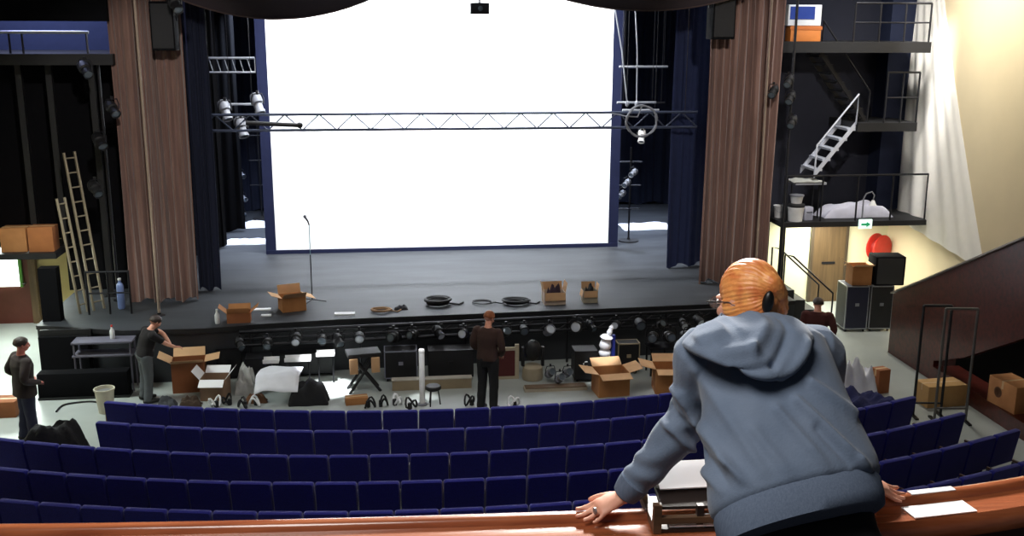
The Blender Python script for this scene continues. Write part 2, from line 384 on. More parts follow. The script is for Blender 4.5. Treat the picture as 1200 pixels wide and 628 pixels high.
bar('pale bar crossing high in the wing beside the black curtain', 5.85, 7.1, 25.7, 5.92, steel)
bar('second pale bar down in the wing on the platform side', 5.75, 6.75, 25.4, 5.05, steel)
bar('pale bar just above the cable ring beside the screen', 5.78, 6.7, 24.9, 4.9, steel)
bar('thin dark bar behind the cable ring', 6.0, 7.2, 26.2, 4.98, darkmetal, r=.02)

def frame_to(d):      # matrix whose -Z... +Y looks along d
    d = V(d).normalized(); return d.to_track_quat('Y', 'Z').to_matrix()
def lantern(label, loc, aim, s=1.0, group=None, body=black, kind='profile', lens=lensm, name='stage_lantern'):
    t = thing(name, label, 'stage light', loc, group=group)
    m = frame_to(aim); c = V((0, 0, 0)); D = m @ V((0, 1, 0)); rot = m @ Matrix.Rotation(R(-90), 3, 'X')
    if kind == 'profile':
        g = G().lathe([(.06, -.22), (.10, -.20), (.115, -.12), (.115, -.02), (.085, 0), (.085, .12), (.1, .14), (.1, .19), (.088, .19), (.088, .15)], n=16, rot=rot)
        lp = [(.001, .155), (.05, .165), (.088, .155)]
    else:
        g = G().lathe([(.05, -.2), (.09, -.18), (.12, -.05), (.12, .12), (.105, .12), (.105, .08)], n=16, rot=rot)
        lp = [(.001, .085), (.06, .1), (.104, .085)]
    g.v = [v * s for v in g.v]; g.build('housing', body, t)
    g = G().lathe(lp, n=16, rot=rot); g.v = [v * s for v in g.v]; g.build('lens', lens, t)
    X = m @ V((1, 0, 0))
    g = G().tube([v * s for v in (X * .13, X * .135 + V((0, 0, .1)), X * .1 + V((0, 0, .2)), -X * .1 + V((0, 0, .2)), -X * .135 + V((0, 0, .1)), -X * .13)], .012 * s, 6)
    g.build('yoke', darkmetal, t)
    G().box(V((0, 0, .225)) * s, (.05 * s, .05 * s, .07 * s)).build('clamp', darkmetal, t)
    return t
# hanging cluster and cable ring either side of the screen
for i, (px_, py_, w_) in enumerate([(283, 150, 'lowest'), (264, 130, 'middle'), (302, 122, 'uppermost')]):
    p = Y(px_, py_, 24.6); lantern(f'pale grey lantern hanging beside the screen edge, {w_} of three at the truss end', p, (.3, -.4, -.9), 1.2, body=grey, name='hanging_lantern')
def ring(c, r, rt, axis='y', n=28, wob=.0, turns=1):
    pts = []
    for i in range(n * turns):
        a = 2 * PI * i / n; rr = r * (1 + wob * math.sin(3 * a + i * .37)) ; h = .012 * i / n
        pts.append((c[0] + rr * math.cos(a), c[1] + h, c[2] + rr * math.sin(a)) if axis == 'y' else (c[0] + rr * math.cos(a), c[1] + rr * math.sin(a), c[2] + h))
    return pts
p = Y(752, 142, 23.4)
t = thing('hanging_cable_coil', 'grey cable coil hung in a ring at the truss end', 'cable', p)
G().tube(ring((0, 0, 0), .36, .022, turns=2, wob=.04), .022, 6).build('cable', grey, t)
G().tube([(0.0, 0, .36), (-.1, 0, .1), (-.4, .02, .12), (-.7, .02, .18)], .018, 6).build('cable_tail', grey, t)
p = Y(752, 160, 23.7); lantern('small white lantern hanging under the cable coil', p, (-.2, -.5, -.8), .8, body=white, name='hanging_lantern')
p = Y(318, 147, 23.36)
t = thing('hanging_batten', 'black tube lashed to the truss in front of the screen edge', 'tube', p)
G().cyl((-.55, 0, .06), (.6, 0, .0), .05, n=10).build('tube_body', black, t); G().ell((.62, 0, 0), (.07, .06, .07)).build('end_cap', black, t)
# long poles at the sides of the stage
def pole(label, px_, py_, y, z0, r):
    p = Y(px_, py_, y)
    t = thing('tall_pole', label, 'pole', (p.x, y, z0))
    G().cyl((0, 0, 0), (0, 0, 9.4 - z0), r, n=10).build('shaft', mat('pale_rope', (150, 132, 116), .7), t); G().lathe([(.12, 0), (.12, .015), (.04, .03), (.04, .06)]).build('foot_plate', darkmetal, t)
pole('pale pole standing in front of the brown curtain on the ladder side', 188, 385, 21.0, 1.1, .028)
pole('pale pole standing in front of the brown curtain by the platform', 893, 190, 21.9, 1.1, .025)
# hanging loudspeakers
def loudspeaker(name, label, loc, size, rot, hang=True, z=None):
    t = thing(name, label, 'loudspeaker', loc, rot); w, d, h = size
    G().box((0, 0, h / 2), size).build('cabinet', matt, t, bevel=.02)
    G().box((0, -d / 2 - .008, h / 2), (w * .86, .016, h * .9)).build('grille', mat('speaker_mesh', (30, 30, 33), .7, bump=.5, bscale=200), t)
    if hang:
        G().tube([(-w / 2 - .02, 0, h * .6), (-w / 2 - .02, 0, h + .06), (w / 2 + .02, 0, h + .06), (w / 2 + .02, 0, h * .6)], .015, 6).build('bracket', darkmetal, t)
        G().cyl((0, 0, h + .06), (0, 0, 9.48 - loc[2]), .01, n=6).build('suspension_wire', darkmetal, t)
    else:
        G().box((w * .5 + .004, 0, h * .55), (.012, d * .4, .1)).build('handle', darkmetal, t)
    return t
loudspeaker('hanging_loudspeaker', 'black loudspeaker hanging in front of the ladder side curtain', (-4.33, 21.6, 6.42), (.46, .45, .95), 0)
loudspeaker('hanging_loudspeaker', 'black loudspeaker hanging in front of the platform side curtain', (7.15, 21.8, 6.66), (.5, .45, 1.1), 0)
lantern('small black lantern clamped above the hanging loudspeaker on the ladder side', Y(205, 5, 20.6), (.4, -.6, -.6), 1.0, name='hanging_lantern')
t = thing('hanging_sensor_box', 'small dark box hanging at the top centre of the screen', 'projector', Y(562, 10, 20.8))
G().box((0, 0, 0), (.36, .3, .22)).build('box_body', black, t, bevel=.015); G().lathe([(.05, 0), (.05, .03), (.035, .035)], (0, -.15, 0), rot=(90, 0, 0)).build('lens', lensm, t)
G().cyl((0, 0, .1), (0, 0, 9.48 - t.location.z), .02, n=8).build('drop_pole', darkmetal, t)
# wings: cloths and boom stands on the stage floor
def crumple(name, label, cat, loc, size, m, seed=0, n=22, rough=.5, kind=None):
    rnd = V((seed * 3.7, seed * 1.3, 0)); grid = []
    for i in range(n + 1):
        row = []
        for j in range(n + 1):
            u, v = i / n * 2 - 1, j / n * 2 - 1
            e = max(0.0, 1 - max(abs(u), abs(v)) ** 4)
            a = math.atan2(v, u); k = 1 + .18 * noise.noise(V((math.cos(a) * 1.3, math.sin(a) * 1.3, seed)))
            h = .5 + rough * noise.noise(V((u * 1.6, v * 1.6, 0)) + rnd) + .35 * rough * noise.noise(V((u * 4.5, v * 4.5, 3)) + rnd)
            row.append((u * size[0] / 2 * k, v * size[1] / 2 * k, max(.01, size[2] * e * h)))
        grid.append(row)
    o = G().sheet(grid, -.008, (0, 0, 1)).build(name, m, None, loc=loc, angle=80)
    return tag(o, label, cat)
for i, (px_, py_, sx, sy, w_) in enumerate([(302, 264, 1.0, .9, 'farthest upstage on the ladder side'), (290, 284, 1.2, .7, 'nearer the black curtain on the ladder side'), (757, 266, 1.5, 1.0, 'beside the platform side of the screen')]):
    crumple('dust_sheet', f'pale crumpled dust sheet on the stage, {w_}', 'sheet', Z(px_, py_, 1.1), (sx, sy, .16), whitesheet, i + 2)
def boom(label, loc, n, h, aim, seed=0, tree=False):
    t = thing('lighting_boom', label, 'lighting stand', loc)
    G().lathe([(.28, 0), (.28, .03), (.05, .05), (.03, .1)]).build('base', black, t)
    G().cyl((0, 0, .05), (0, 0, h), .026, n=10).build('pole', darkmetal, t)
    for k in range(3): G().cyl((-.3, 0, h * (.35 + .25 * k)), (.3, 0, h * (.35 + .25 * k)), .018, n=8).build('cross_arm', darkmetal, t)
    return t
boom('slim lighting stand in the wing beside the dust sheet', (6.6, 27.25, 1.1), 3, 2.6, None)
for k, (px_, py_, w_) in enumerate([(742, 203, 'top'), (734, 215, 'middle'), (728, 228, 'bottom')]):
    lantern(f'small pale lantern on the slim wing stand, {w_} one of three', Y(px_, py_, 26.85), (-.6, -.7, -.3), .75, body=grey, name='spot_lantern')
boom('slim lighting stand in the dark wing on the ladder side', (-3.85, 31.6, 1.1), 3, 3.0, None)
for k, (px_, py_, w_) in enumerate([(283, 205, 'top'), (285, 232, 'middle'), (284, 250, 'bottom')]):
    lantern(f'small grey lantern on the dark wing stand, {w_} one of three', Y(px_, py_, 31.3), (.6, -.7, -.3), .75, body=grey, name='spot_lantern')
for xa, xb, w_ in ((719, 735, 'nearer the screen'), (744, 746, 'nearer the black curtain')):
    a, b = Y(xa, 0, 25.3), Y(xb, 120, 25.3)
    t = thing('hanging_flying_cable', f'pale slack flying line in the platform wing, {w_}', 'cable', b)
    G().tube([(0, 0, 0), ((a.x - b.x) * .5 + .04, 0, (a.z - b.z) * .5), (a.x - b.x, 0, a.z - b.z), (a.x - b.x, 0, 9.4 - b.z)], .018, 6).build('line', steel, t)
    G().ell((0, 0, -.03), (.05, .05, .08)).build('weight', grey, t)

# ================================================================ LEFT SIDE STAGE
t = thing('gallery_railing', 'pale handrail along the blue-lit gallery above the ladders', 'railing', (-7.4, 22.2, 6.34))
G().cyl((-2.0, 0, .42), (1.45, 0, .42), .035, n=10).build('top_rail', steel, t)
for x in (-.75, -.1, .15, 1.4): G().cyl((x, 0, 0), (x, 0, .42), .022, n=8).build('post', darkmetal, t)
for i, (x, w_) in enumerate([(-7.55, 'nearest the side wall'), (-6.95, 'second from the side wall'), (-6.1, 'nearest the brown curtain')]):
    t = thing('black_post', f'black steel post under the gallery, {w_}', 'post', (x, 22.7, 2.28 if x < -6.9 else 1.1))
    h = 6.12 - t.location.z
    G().span((-.06, -.06, 0), (.06, .06, h)).build('shaft', black, t); G().span((-.12, -.12, 0), (.12, .12, .02)).build('base_plate', darkmetal, t)
for i, (px_, py_, w_) in enumerate([(100, 82, 'top'), (132, 128, 'second'), (117, 166, 'third'), (112, 222, 'lowest')]):
    lantern(f'black lantern fixed in the dark beside the ladder side curtain, {w_} one', Y(px_, py_, 21.6), (.5, -.7, -.5), 1.0, name='spot_lantern')
def ladder(label, loc, h, w, lean, rot, m, n):
    t = thing('ladder', label, 'ladder', loc, rot)
    a = R(lean)
    for s_ in (-1, 1):
        G().box((s_ * w / 2, math.sin(a) * h / 2, math.cos(a) * h / 2), (.035, .07, h), (-lean, 0, 0)).build('stile', m, t, bevel=.006)
    for k in range(n):
        q = (k + .6) / n * h; G().cyl((-w / 2, math.sin(a) * q, math.cos(a) * q), (w / 2, math.sin(a) * q, math.cos(a) * q), .016, n=8).build('rung', m, t)
    return t
woodl = mat('grey_ladder', (150, 138, 116), .5, .3)
l1 = ladder('longest pale ladder leaning at the side of the stage', (-6.05, 21.5, 1.12), 3.3, .22, 8, 40, woodl, 11)
l1.rotation_euler = (0, R(-2), R(40))
l2 = ladder('shorter ladder leaning beside the longest one', (-6.3, 21.3, 1.12), 2.4, .16, 7, 40, woodl, 8)
l2.rotation_euler = (0, R(-3), R(40))
t = thing('folding_railing', 'dark tubular railing standing at the foot of the ladder side curtain', 'railing', (-5.75, 21.2, 1.1))
for x in (-.42, 0, .42): G().tube([(x, 0, 0), (x, 0, .92)], .022, 8).build('upright', darkmetal, t)
G().tube([(-.42, 0, .9), (.42, 0, .9)], .022, 8).build('top_rail', darkmetal, t); G().tube([(-.42, 0, .45), (.42, 0, .45)], .018, 8).build('mid_rail', darkmetal, t)
t = thing('water_drum', 'blue-white drum glinting behind the tubular railing', 'drum', (-5.62, 21.6, 1.1))
G().lathe([(.06, 0), (.075, .03), (.075, .48), (.06, .54), (.03, .57), (.03, .62)]).build('body', mat('pale_blue_plastic', (120, 140, 190), .3), t); G().lathe([(.035, .62), (.035, .66), (.01, .665)]).build('cap', white, t)

def cardbox(label, loc, size, rot=0, opened=True, m=card, m2=card2, name='cardboard_box', flap=None, group=None):
    t = thing(name, label, 'box', loc, rot, group); w, d, h = size; k = .008
    if opened:
        g = G().span((-w / 2, -d / 2, 0), (w / 2, d / 2, k))
        g.span((-w / 2, -d / 2, k), (w / 2, -d / 2 + k, h)).span((-w / 2, d / 2 - k, k), (w / 2, d / 2, h)).span((-w / 2, -d / 2 + k, k), (-w / 2 + k, d / 2 - k, h)).span((w / 2 - k, -d / 2 + k, k), (w / 2, d / 2 - k, h))
        g.build('body', m, t)
        fl = flap or (25, -30, 35, 20)
        for (ax, sgn, a) in (('y', -1, fl[0]), ('y', 1, fl[1]), ('x', -1, fl[2]), ('x', 1, fl[3])):
            q = G(); ln = (d if ax == 'y' else w) * .45; a = R(a)
            if ax == 'y':
                q.sheet([[(x, sgn * (d / 2 + ln * math.cos(a) * s_), h + ln * math.sin(a) * s_) for x in (-w / 2 + .01, w / 2 - .01)] for s_ in (0, 1)], k, (0, 0, 1))
            else:
                q.sheet([[(sgn * (w / 2 + ln * math.cos(a) * s_), y, h + ln * math.sin(a) * s_) for y in (-d / 2 + .01, d / 2 - .01)] for s_ in (0, 1)], k, (0, 0, 1))
            q.build('flap', m2, t)
    else:
        G().span((-w / 2, -d / 2, 0), (w / 2, d / 2, h)).build('body', m, t, bevel=.006)
        G().span((-w / 2 - .001, -.025, h - .001), (w / 2 + .001, .025, h + .002)).span((-w / 2 - .002, -.025, h * .7), (-w / 2 + .001, .025, h)).build('tape', mat('parcel_tape', (206, 172, 128), .4), t)
    return t
cardbox('cardboard box on the ledge nearest the frame edge', (-7.78, 22.2, 2.28), (.52, .4, .5), 0, False)
cardbox('cardboard box on the ledge next to the black masking', (-7.22, 22.15, 2.28), (.5, .4, .52), 0, False, m=mat('cardboard_dark', (166, 104, 58), .85))

# ================================================================ RIGHT SIDE STAGE
def railing(label, x0, x1, y, z, h, posts, m=darkmetal, mid=True, name='gallery_railing'):
    t = thing(name, label, 'railing', ((x0 + x1) / 2, y, z)); w = x1 - x0
    G().cyl((-w / 2, 0, h), (w / 2, 0, h), .024, n=8).build('top_rail', m, t)
    if mid: G().cyl((-w / 2, 0, h * .5), (w / 2, 0, h * .5), .018, n=8).build('mid_rail', m, t)
    for k in range(posts):
        x = -w / 2 + w * k / (posts - 1); G().cyl((x, 0, 0), (x, 0, h), .022, n=8).build('post', m, t)
    return t
railing('dark railing along the upper gallery above the silver steps', 10.5, 12.3, 22.55, 6.6, .85, 4)
railing('dark railing on the middle landing beside the cream wall', 11.5, 12.28, 22.75, 4.76, 1.15, 3)
railing('dark railing round the low platform under the silver steps', 9.2, 12.65, 22.6, 2.48, 1.08, 5, mid=False)
t = thing('lit_monitor', 'bright white-edged screen on the upper gallery above an orange crate', 'monitor', (9.5, 22.9, 6.95))
G().span((-.42, 0, 0), (.36, .3, .46)).build('casing', mat('white_lit_case', (236, 238, 240), .4), t, bevel=.01)
G().span((-.38, -.012, .14), (.2, .0, .42)).build('screen', mat('blue_screen', (46, 64, 130), .2, emit=.35), t)
t = thing('orange_crate', 'orange crate on the upper gallery under the bright screen', 'crate', (9.52, 22.9, 6.6))
G().span((-.36, 0, 0), (.36, .34, .34)).build('body', mat('bright_orange', (206, 122, 54), .7), t, bevel=.01)
G().span((-.38, -.012, .26), (.38, .0, .33)).build('rim', mat('bright_orange_rim', (190, 104, 44), .6), t)
def stairs(label, a, b, w, n, m, hand=True, tread=.22, th=.04, hm=None):
    a, b = V(a), V(b); t = thing('stairs', label, 'stairs', a); d = b - a
    for s_ in (0, 1):
        G().sheet([[(0, s_ * w, q), (d.x, s_ * w, d.z + q)] for q in (-.07, .07)], .035, (0, 1, 0)).build('stringer', m, t)
    for k in range(n):
        q = d * ((k + .5) / n); G().box((q.x, w / 2, q.z), (tread, w - .03, th)).build('tread', m, t)
    if hand:
        for s_ in ((0, 1) if hand == 2 else (0,)):
            g = G().tube([(0, s_ * w, .0), (0.02, s_ * w, .7), (d.x + .02, s_ * w, d.z + .7), (d.x, s_ * w, d.z)], .022, 8)
            g.build('handrail', hm or m, t)
    return t
stairs('dark stairs from the upper gallery down to the middle landing', (9.95, 23.0, 6.36), (11.2, 23.0, 4.76), .8, 8, darkmetal)
stairs('silver steps leading from the low platform up to the middle landing', (9.9, 22.75, 3.55), (10.82, 22.75, 4.72), .8, 5, mat('silver_paint', (206, 210, 222), .4, .2), hand=1, tread=.2, th=.05)
t = thing('stair_stand', 'dark support frame under the silver steps', 'stand', (9.8, 22.9, 2.48))
for x in (-.32, .36):
    for y in (.1, .45): G().cyl((x, y, 0), (x, y, .85), .02, n=8).build('leg', darkmetal, t)
G().span((-.35, -.2, .85), (.4, .5, .9)).build('deck', mat('pale_deck', (186, 190, 200), .5), t)
crumple('folded_sheet', 'grey sheet heaped on the stand below the silver steps', 'sheet', (9.75, 22.9, 3.39), (.75, .5, .1), mat('grey_sheet', (170, 172, 168), .8, bump=.3, bscale=8), 5)
crumple('covered_bundle', 'long pale covered bundle lying on the low platform', 'bundle', (11.15, 23.2, 2.485), (1.75, .6, .6), mat('lilac_sheet', (196, 196, 212), .8, bump=.2, bscale=6), 7, rough=.22)
t = thing('paint_drum', 'white tub with dark lid on the low platform', 'tub', (9.5, 22.72, 2.48))
G().lathe([(.16, 0), (.19, .3), (.2, .32), (.19, .34)]).build('tub_body', white, t); G().lathe([(.2, .34), (.2, .4), (.12, .42)]).build('lid', black, t)
t = thing('storage_bin', 'white lidded bin stacked on the tub of the low platform', 'bin', (9.5, 22.72, 2.905))
G().lathe([(.12, 0), (.15, .16), (.16, .17)]).build('bin_body', white, t); G().lathe([(.17, .17), (.17, .2), (.05, .22)]).build('lid', grey, t)
t = thing('equipment_case', 'grey equipment case on the low platform beside the tub', 'case', (9.82, 22.82, 2.48), 8)
G().span((-.11, -.1, 0), (.11, .1, .32)).build('body', mat('lilac_grey', (176, 178, 196), .5), t, bevel=.02); G().tube([(-.06, -.1, .2), (-.06, -.13, .2), (.06, -.13, .2), (.06, -.1, .2)], .012, 6).build('handle', black, t)
t = thing('white_bucket', 'white round bucket tipped at the platform corner', 'bucket', (9.28, 23.2, 2.48))
G().lathe([(.1, .0), (.13, .28), (.14, .29), (.12, .29), (.1, .03)], rot=(0, 0, 0)).build('bucket_body', white, t); G().tube([(-.13, 0, .27), (-.1, -.1, .17), (0, -.14, .14), (.1, -.1, .17), (.13, 0, .27)], .006, 6).build('handle', steel, t)
t = thing('work_lamp', 'small hooked work lamp standing on the low platform railing side', 'lamp', (11.15, 22.72, 2.48))
G().lathe([(.1, 0), (.1, .02), (.02, .03)]).build('base', darkmetal, t); G().tube([(0, 0, .02), (0, 0, .5), (.06, 0, .62), (.2, 0, .66), (.26, 0, .58), (.24, 0, .46)], .018, 8).build('neck', grey, t); G().lathe([(.03, 0), (.09, -.12), (.08, -.12), (.02, -.02)], (.24, 0, .46)).build('lamp_shade', white, t)
for i, (px_, py_, w_) in enumerate([(906, 108, 'nearest the curtain'), (924, 96, 'uppermost'), (926, 116, 'pale-lensed'), (928, 144, 'lowest')]):
    lantern(f'black lantern rigged beside the platform side curtain, {w_} one', Y(px_, py_, 21.9), (-.5, -.7, -.4), .85, name='spot_lantern')
t = thing('lantern_bracket', 'dark vertical pipe that carries lanterns beside the platform side curtain', 'pipe', (9.05, 22.35, 1.1))
G().cyl((0, 0, 0), (0, 0, 8.3), .03, n=10).build('pipe', darkmetal, t); G().lathe([(.12, 0), (.12, .02), (.04, .03)]).build('flange', darkmetal, t)
t = thing('lantern_bracket', 'dark vertical pipe that carries lanterns beside the ladder side curtain', 'pipe', (-5.85, 22.3, 1.1))
G().cyl((0, 0, 0), (0, 0, 5.0), .03, n=10).build('pipe', darkmetal, t); G().lathe([(.12, 0), (.12, .02), (.04, .03)]).build('flange', darkmetal, t)
# exit sign, hose reel, cases below the platform
t = thing('exit_sign', 'small white and green exit sign on the platform edge', 'sign', tuple(Y(1014, 263, 22.46)))
G().span((-.16, -.02, -.1), (.16, .03, .12)).build('sign_panel', mat('sign_white', (226, 255, 244), .4, emit=.9), t, bevel=.006)
g = G().span((-.11, -.026, -.02), (0.02, -.02, .03)).prism([(.02, -.06), (.12, .005), (.02, .07)], -.026, -.02, 'y'); g.build('arrow', mat('sign_green', (40, 178, 120), .4, emit=.3), t)
t = thing('hose_reel', 'red fire hose reel mounted on the cream wall under the platform', 'hose reel', (12.35, 24.1, 1.45))
for yy in (-.02, .24): G().lathe([(.02, 0), (.33, 0), (.35, .015), (.35, .035), (.33, .05), (.02, .05)], (.06 if yy < 0 else .0, yy, 0), 24, (90, 0, 25)).build('disc', redm, t)
G().lathe([(.2, 0), (.2, .2)], (0, .22, 0), 20, (90, 0, 25)).build('hose_drum', mat('dark_red', (150, 34, 28), .5), t)
G().span((-.08, .2, -.1), (.08, .4, .1)).build('wall_mount', darkmetal, t)
def flight_case(label, loc, size, rot=0, panel=None, edgem=None, name='flight_case', split=1):
    t = thing(name, label, 'case', loc, rot); w, d, h = size; e = .022; z0 = .07
    G().span((-w / 2 + .004, -d / 2 + .004, z0 + .004), (w / 2 - .004, d / 2 - .004, h - .004)).build('panel', panel or black, t)
    g = G()
    for sx in (-1, 1):
        for sy in (-1, 1): g.box((sx * (w / 2 - e / 2), sy * (d / 2 - e / 2), (h + z0) / 2), (e, e, h - z0))
        for z in (z0 + e / 2, h - e / 2): g.box((sx * (w / 2 - e / 2), 0, z), (e, d, e))
    for sy in (-1, 1):
        for z in (z0 + e / 2, h - e / 2): g.box((0, sy * (d / 2 - e / 2), z), (w, e, e))
    g.build('edging', edgem or steel, t)
    for sx in (-1, 1):
        for sy in (-1, 1): G().cyl((sx * (w / 2 - .06) - .015, sy * (d / 2 - .06), .035), (sx * (w / 2 - .06) + .015, sy * (d / 2 - .06), .035), .035, n=10).build('caster', darkmetal, t)
    G().box((0, -d / 2 - .006, h * .6), (.09, .012, .07)).build('latch', edgem or steel, t)
    return t
flight_case('black flight case with silver edges under the hose reel, nearest the door', (10.76, 22.05, 0), (.54, .6, 1.1), -4, mat('case_navy', (24, 27, 50), .5))
flight_case('black flight case with silver edges touching the cream wall side one', (11.34, 22.02, 0), (.54, .6, 1.1), -4)
cardbox('cardboard box with pale open flaps on the flight cases', (10.86, 22.05, 1.1), (.46, .42, .44), -4, True)
loudspeaker('floor_loudspeaker', 'black loudspeaker cabinet on the flight cases beside a cardboard box', (11.5, 22.0, 1.1), (.7, .5, .68), -6, False)
# steps from the stage with handrail
t = thing('stage_steps', 'dark steps with sloping handrails from the stage toward the brown door', 'steps', (9.5, 22.35, 0))
for k in range(4): G().span((-.5 + .28 * k, -.4, 0), (-.22 + .28 * k, .4, 1.0 - .24 * k)).build('step', black, t)
for y in (-.4, .4):
    G().tube([(-.5, y, .9), (-.5, y, 1.85), (-.3, y, 1.8), (.72, y, .9), (.72, y, .2)], .022, 8).build('handrail', darkmetal, t)
# tall tubular frames near the parapet
def tallframe(label, x, y, h, w, m, rot, name='tubular_rack'):
    t = thing(name, label, 'rack', (x, y, 0), rot)
    for s_ in (-1, 1):
        G().cyl((s_ * w / 2, 0, .03), (s_ * w / 2, 0, h), .026, n=8).build('upright', m, t)
        G().span((s_ * w / 2 - .03, -.22, 0), (s_ * w / 2 + .03, .22, .03)).build('foot', darkmetal, t)
    G().cyl((-w / 2, 0, h), (w / 2, 0, h), .026, n=8).build('top_rail', m, t); G().cyl((-w / 2, 0, h * .12), (w / 2, 0, h * .12), .02, n=8).build('bottom_rail', m, t)
    return t
tallframe('tall black tubular rack in front of the red wood parapet', 9.72, 16.6, 2.1, .5, black, -8)
tallframe('tall grey tubular rack in front of the red wood parapet', 10.0, 16.3, 2.12, .56, mat('dull_metal', (110, 108, 104), .5, .5), -8)
cardbox('long cardboard box on the parapet ledge with a round printed mark', (11.06, 16.15, .3), (.46, .72, .5), 6, False)
tb = bpy.data.objects[[o.name for o in bpy.data.objects if o.get('label', '').startswith('long cardboard box on the parapet')][0]]
G().lathe([(.1, 0), (.1, .003), (.07, .003), (.07, 0)], (-.2305, .1, .26), 20, (0, -90, 0)).build('printed_mark', mat('print_brown', (104, 66, 40), .8), tb)
cardbox('cardboard carton on the floor behind the tall racks', (10.3, 17.2, 0), (.8, .45, .42), 4, False, m=mat('tan_card', (190, 150, 96), .85))
# heap on the floor end of the front row
crumple('white_bag', 'white crumpled bag on the floor heap past the front row', 'bag', Z(1000, 462, 0), (.8, .5, 1.0), whitesheet, 11)
crumple('dark_blue_bag', 'dark blue cloth bag under the heap past the front row', 'bag', Z(1020, 482, 0) + V((0, .1, 0)), (1.1, .7, .5), bluecloth, 12)
cardbox('small orange-brown carton beside the white crumpled bag', Z(1030, 462, 0) + V((.08, .15, 0)), (.26, .24, .48), 12, False, m=orangem)
# cream drape against the side wall
grid = []
for i in range(19):
    h = i / 18; row = []
    for j in range(91):
        u = j / 90; yy = 24.25 - u * (.7 + 3.4 * (1 - h) ** 1.2) - .1
        row.append((12.735 - .09 * (1 - u) + .035 * math.sin(2 * PI * 6 * u + .9 * math.sin(7 * u)) * (1 - u) ** .7 * (.4 + .6 * (1 - h)) - .03 * (1 - u), yy, 2.3 + 7.1 * h - .5 * u * (1 - h)))
    grid.append(row)
t = thing('wall_curtain', 'pale cream drape fanning down the side wall beside the platform', 'curtain', (0, 0, 0))
G().sheet(grid, .006).build('drape', mat('ivory_cloth', (244, 240, 232), .9, var=.04), t, angle=80)

# ================================================================ SEATS
RC = V((1.2, 34.0))
def seat_proto():
    t = thing('theatre_seat', 'x', 'seat')          # faces +y (the stage), origin under its back edge centre
    w = .545
    def pan(w_, z0, z1, d, y0, lean, rc):
        rs = []; n = 7
        prof = [(-w_ / 2, z0), (-w_ / 2, z1 - rc)] + [(-w_ / 2 + rc - rc * math.cos(a), z1 - rc + rc * math.sin(a)) for a in (PI / 8, PI / 4, 3 * PI / 8, PI / 2)] \
            + [(w_ / 2 - rc + rc * math.sin(a), z1 - rc + rc * math.cos(a)) for a in (0, PI / 8, PI / 4, 3 * PI / 8)] + [(w_ / 2, z1 - rc), (w_ / 2, z0)]
        out = []
        for dy, k in ((0, .95), (.02, 1), (d - .02, 1), (d, .94)):
            out.append([(x * k, y0 + dy + (z0 - z) * lean, z0 + (z - z0) * (1 - (1 - k) * .4)) for x, z in prof])
        return out
    G().rings(pan(.572, .30, .86, .10, .02, .16, .04)).build('backrest', seatm, t, angle=50)
    g = G().box((0, .36, .43), (.50, .40, .10)); g.build('seat_cushion', seatm, t, bevel=.035)
    G().box((0, .36, .365), (.48, .36, .025)).build('seat_pan', seatshell, t)
    g = G().span((-.2915, .13, 0), (-.265, .50, .56)); g.build('side_panel', seatshell, t, bevel=.01)
    g = G().span((-.2915, .14, .565), (-.25, .50, .60)); g.build('armrest', mat('arm_wood', (58, 36, 26), .4), t, bevel=.01)
    return t
proto = seat_proto(); first = True; dth = None
rows = [(18.28, -4.75, 6.75, 'front'), (19.10, -4.65, 7.0, 'second'), (20.03, -6.05, 8.95, 'third'), (20.93, -6.2, 9.35, 'fourth'), (21.80, -6.3, 9.75, 'fifth'), (22.65, 5.3, 10.0, 'sixth')]
pitch = .585
for r_, xa, xb, nm in rows:
    ta, tb_ = math.asin((xa - RC.x) / r_), math.asin((xb - RC.x) / r_); n = int((tb_ - ta) * r_ / pitch)
    for k in range(n):
        if nm == 'sixth': a = tb_ - (n - k - .5) * pitch / r_
        else: a = ta + (k + .5) * pitch / r_
        x, y = RC.x + r_ * math.sin(a), RC.y - r_ * math.cos(a)
        if nm in ('fourth', 'fifth', 'sixth'): lab = f'blue theatre seat, {ordw(n - k)} from the terrace end of the {nm} row'
        else: lab = f'blue theatre seat, {ordw(k + 1)} from the ladder side end of the {nm} row'
        if first:
            o = proto; o.location = (x, y, 0); o.rotation_euler = (0, 0, a); o['label'] = lab; o['group'] = f'seats of the {nm} row'; first = False
        else: o = dup(proto, (x, y, 0), math.degrees(a), lab, f'seats of the {nm} row')
crumple('black_cloth_pile', 'black coat heaped on the floor at the end of the second seat row', 'coat', (-5.45, 16.15, .0), (1.15, .5, 1.35), bagm, 21, rough=.25)

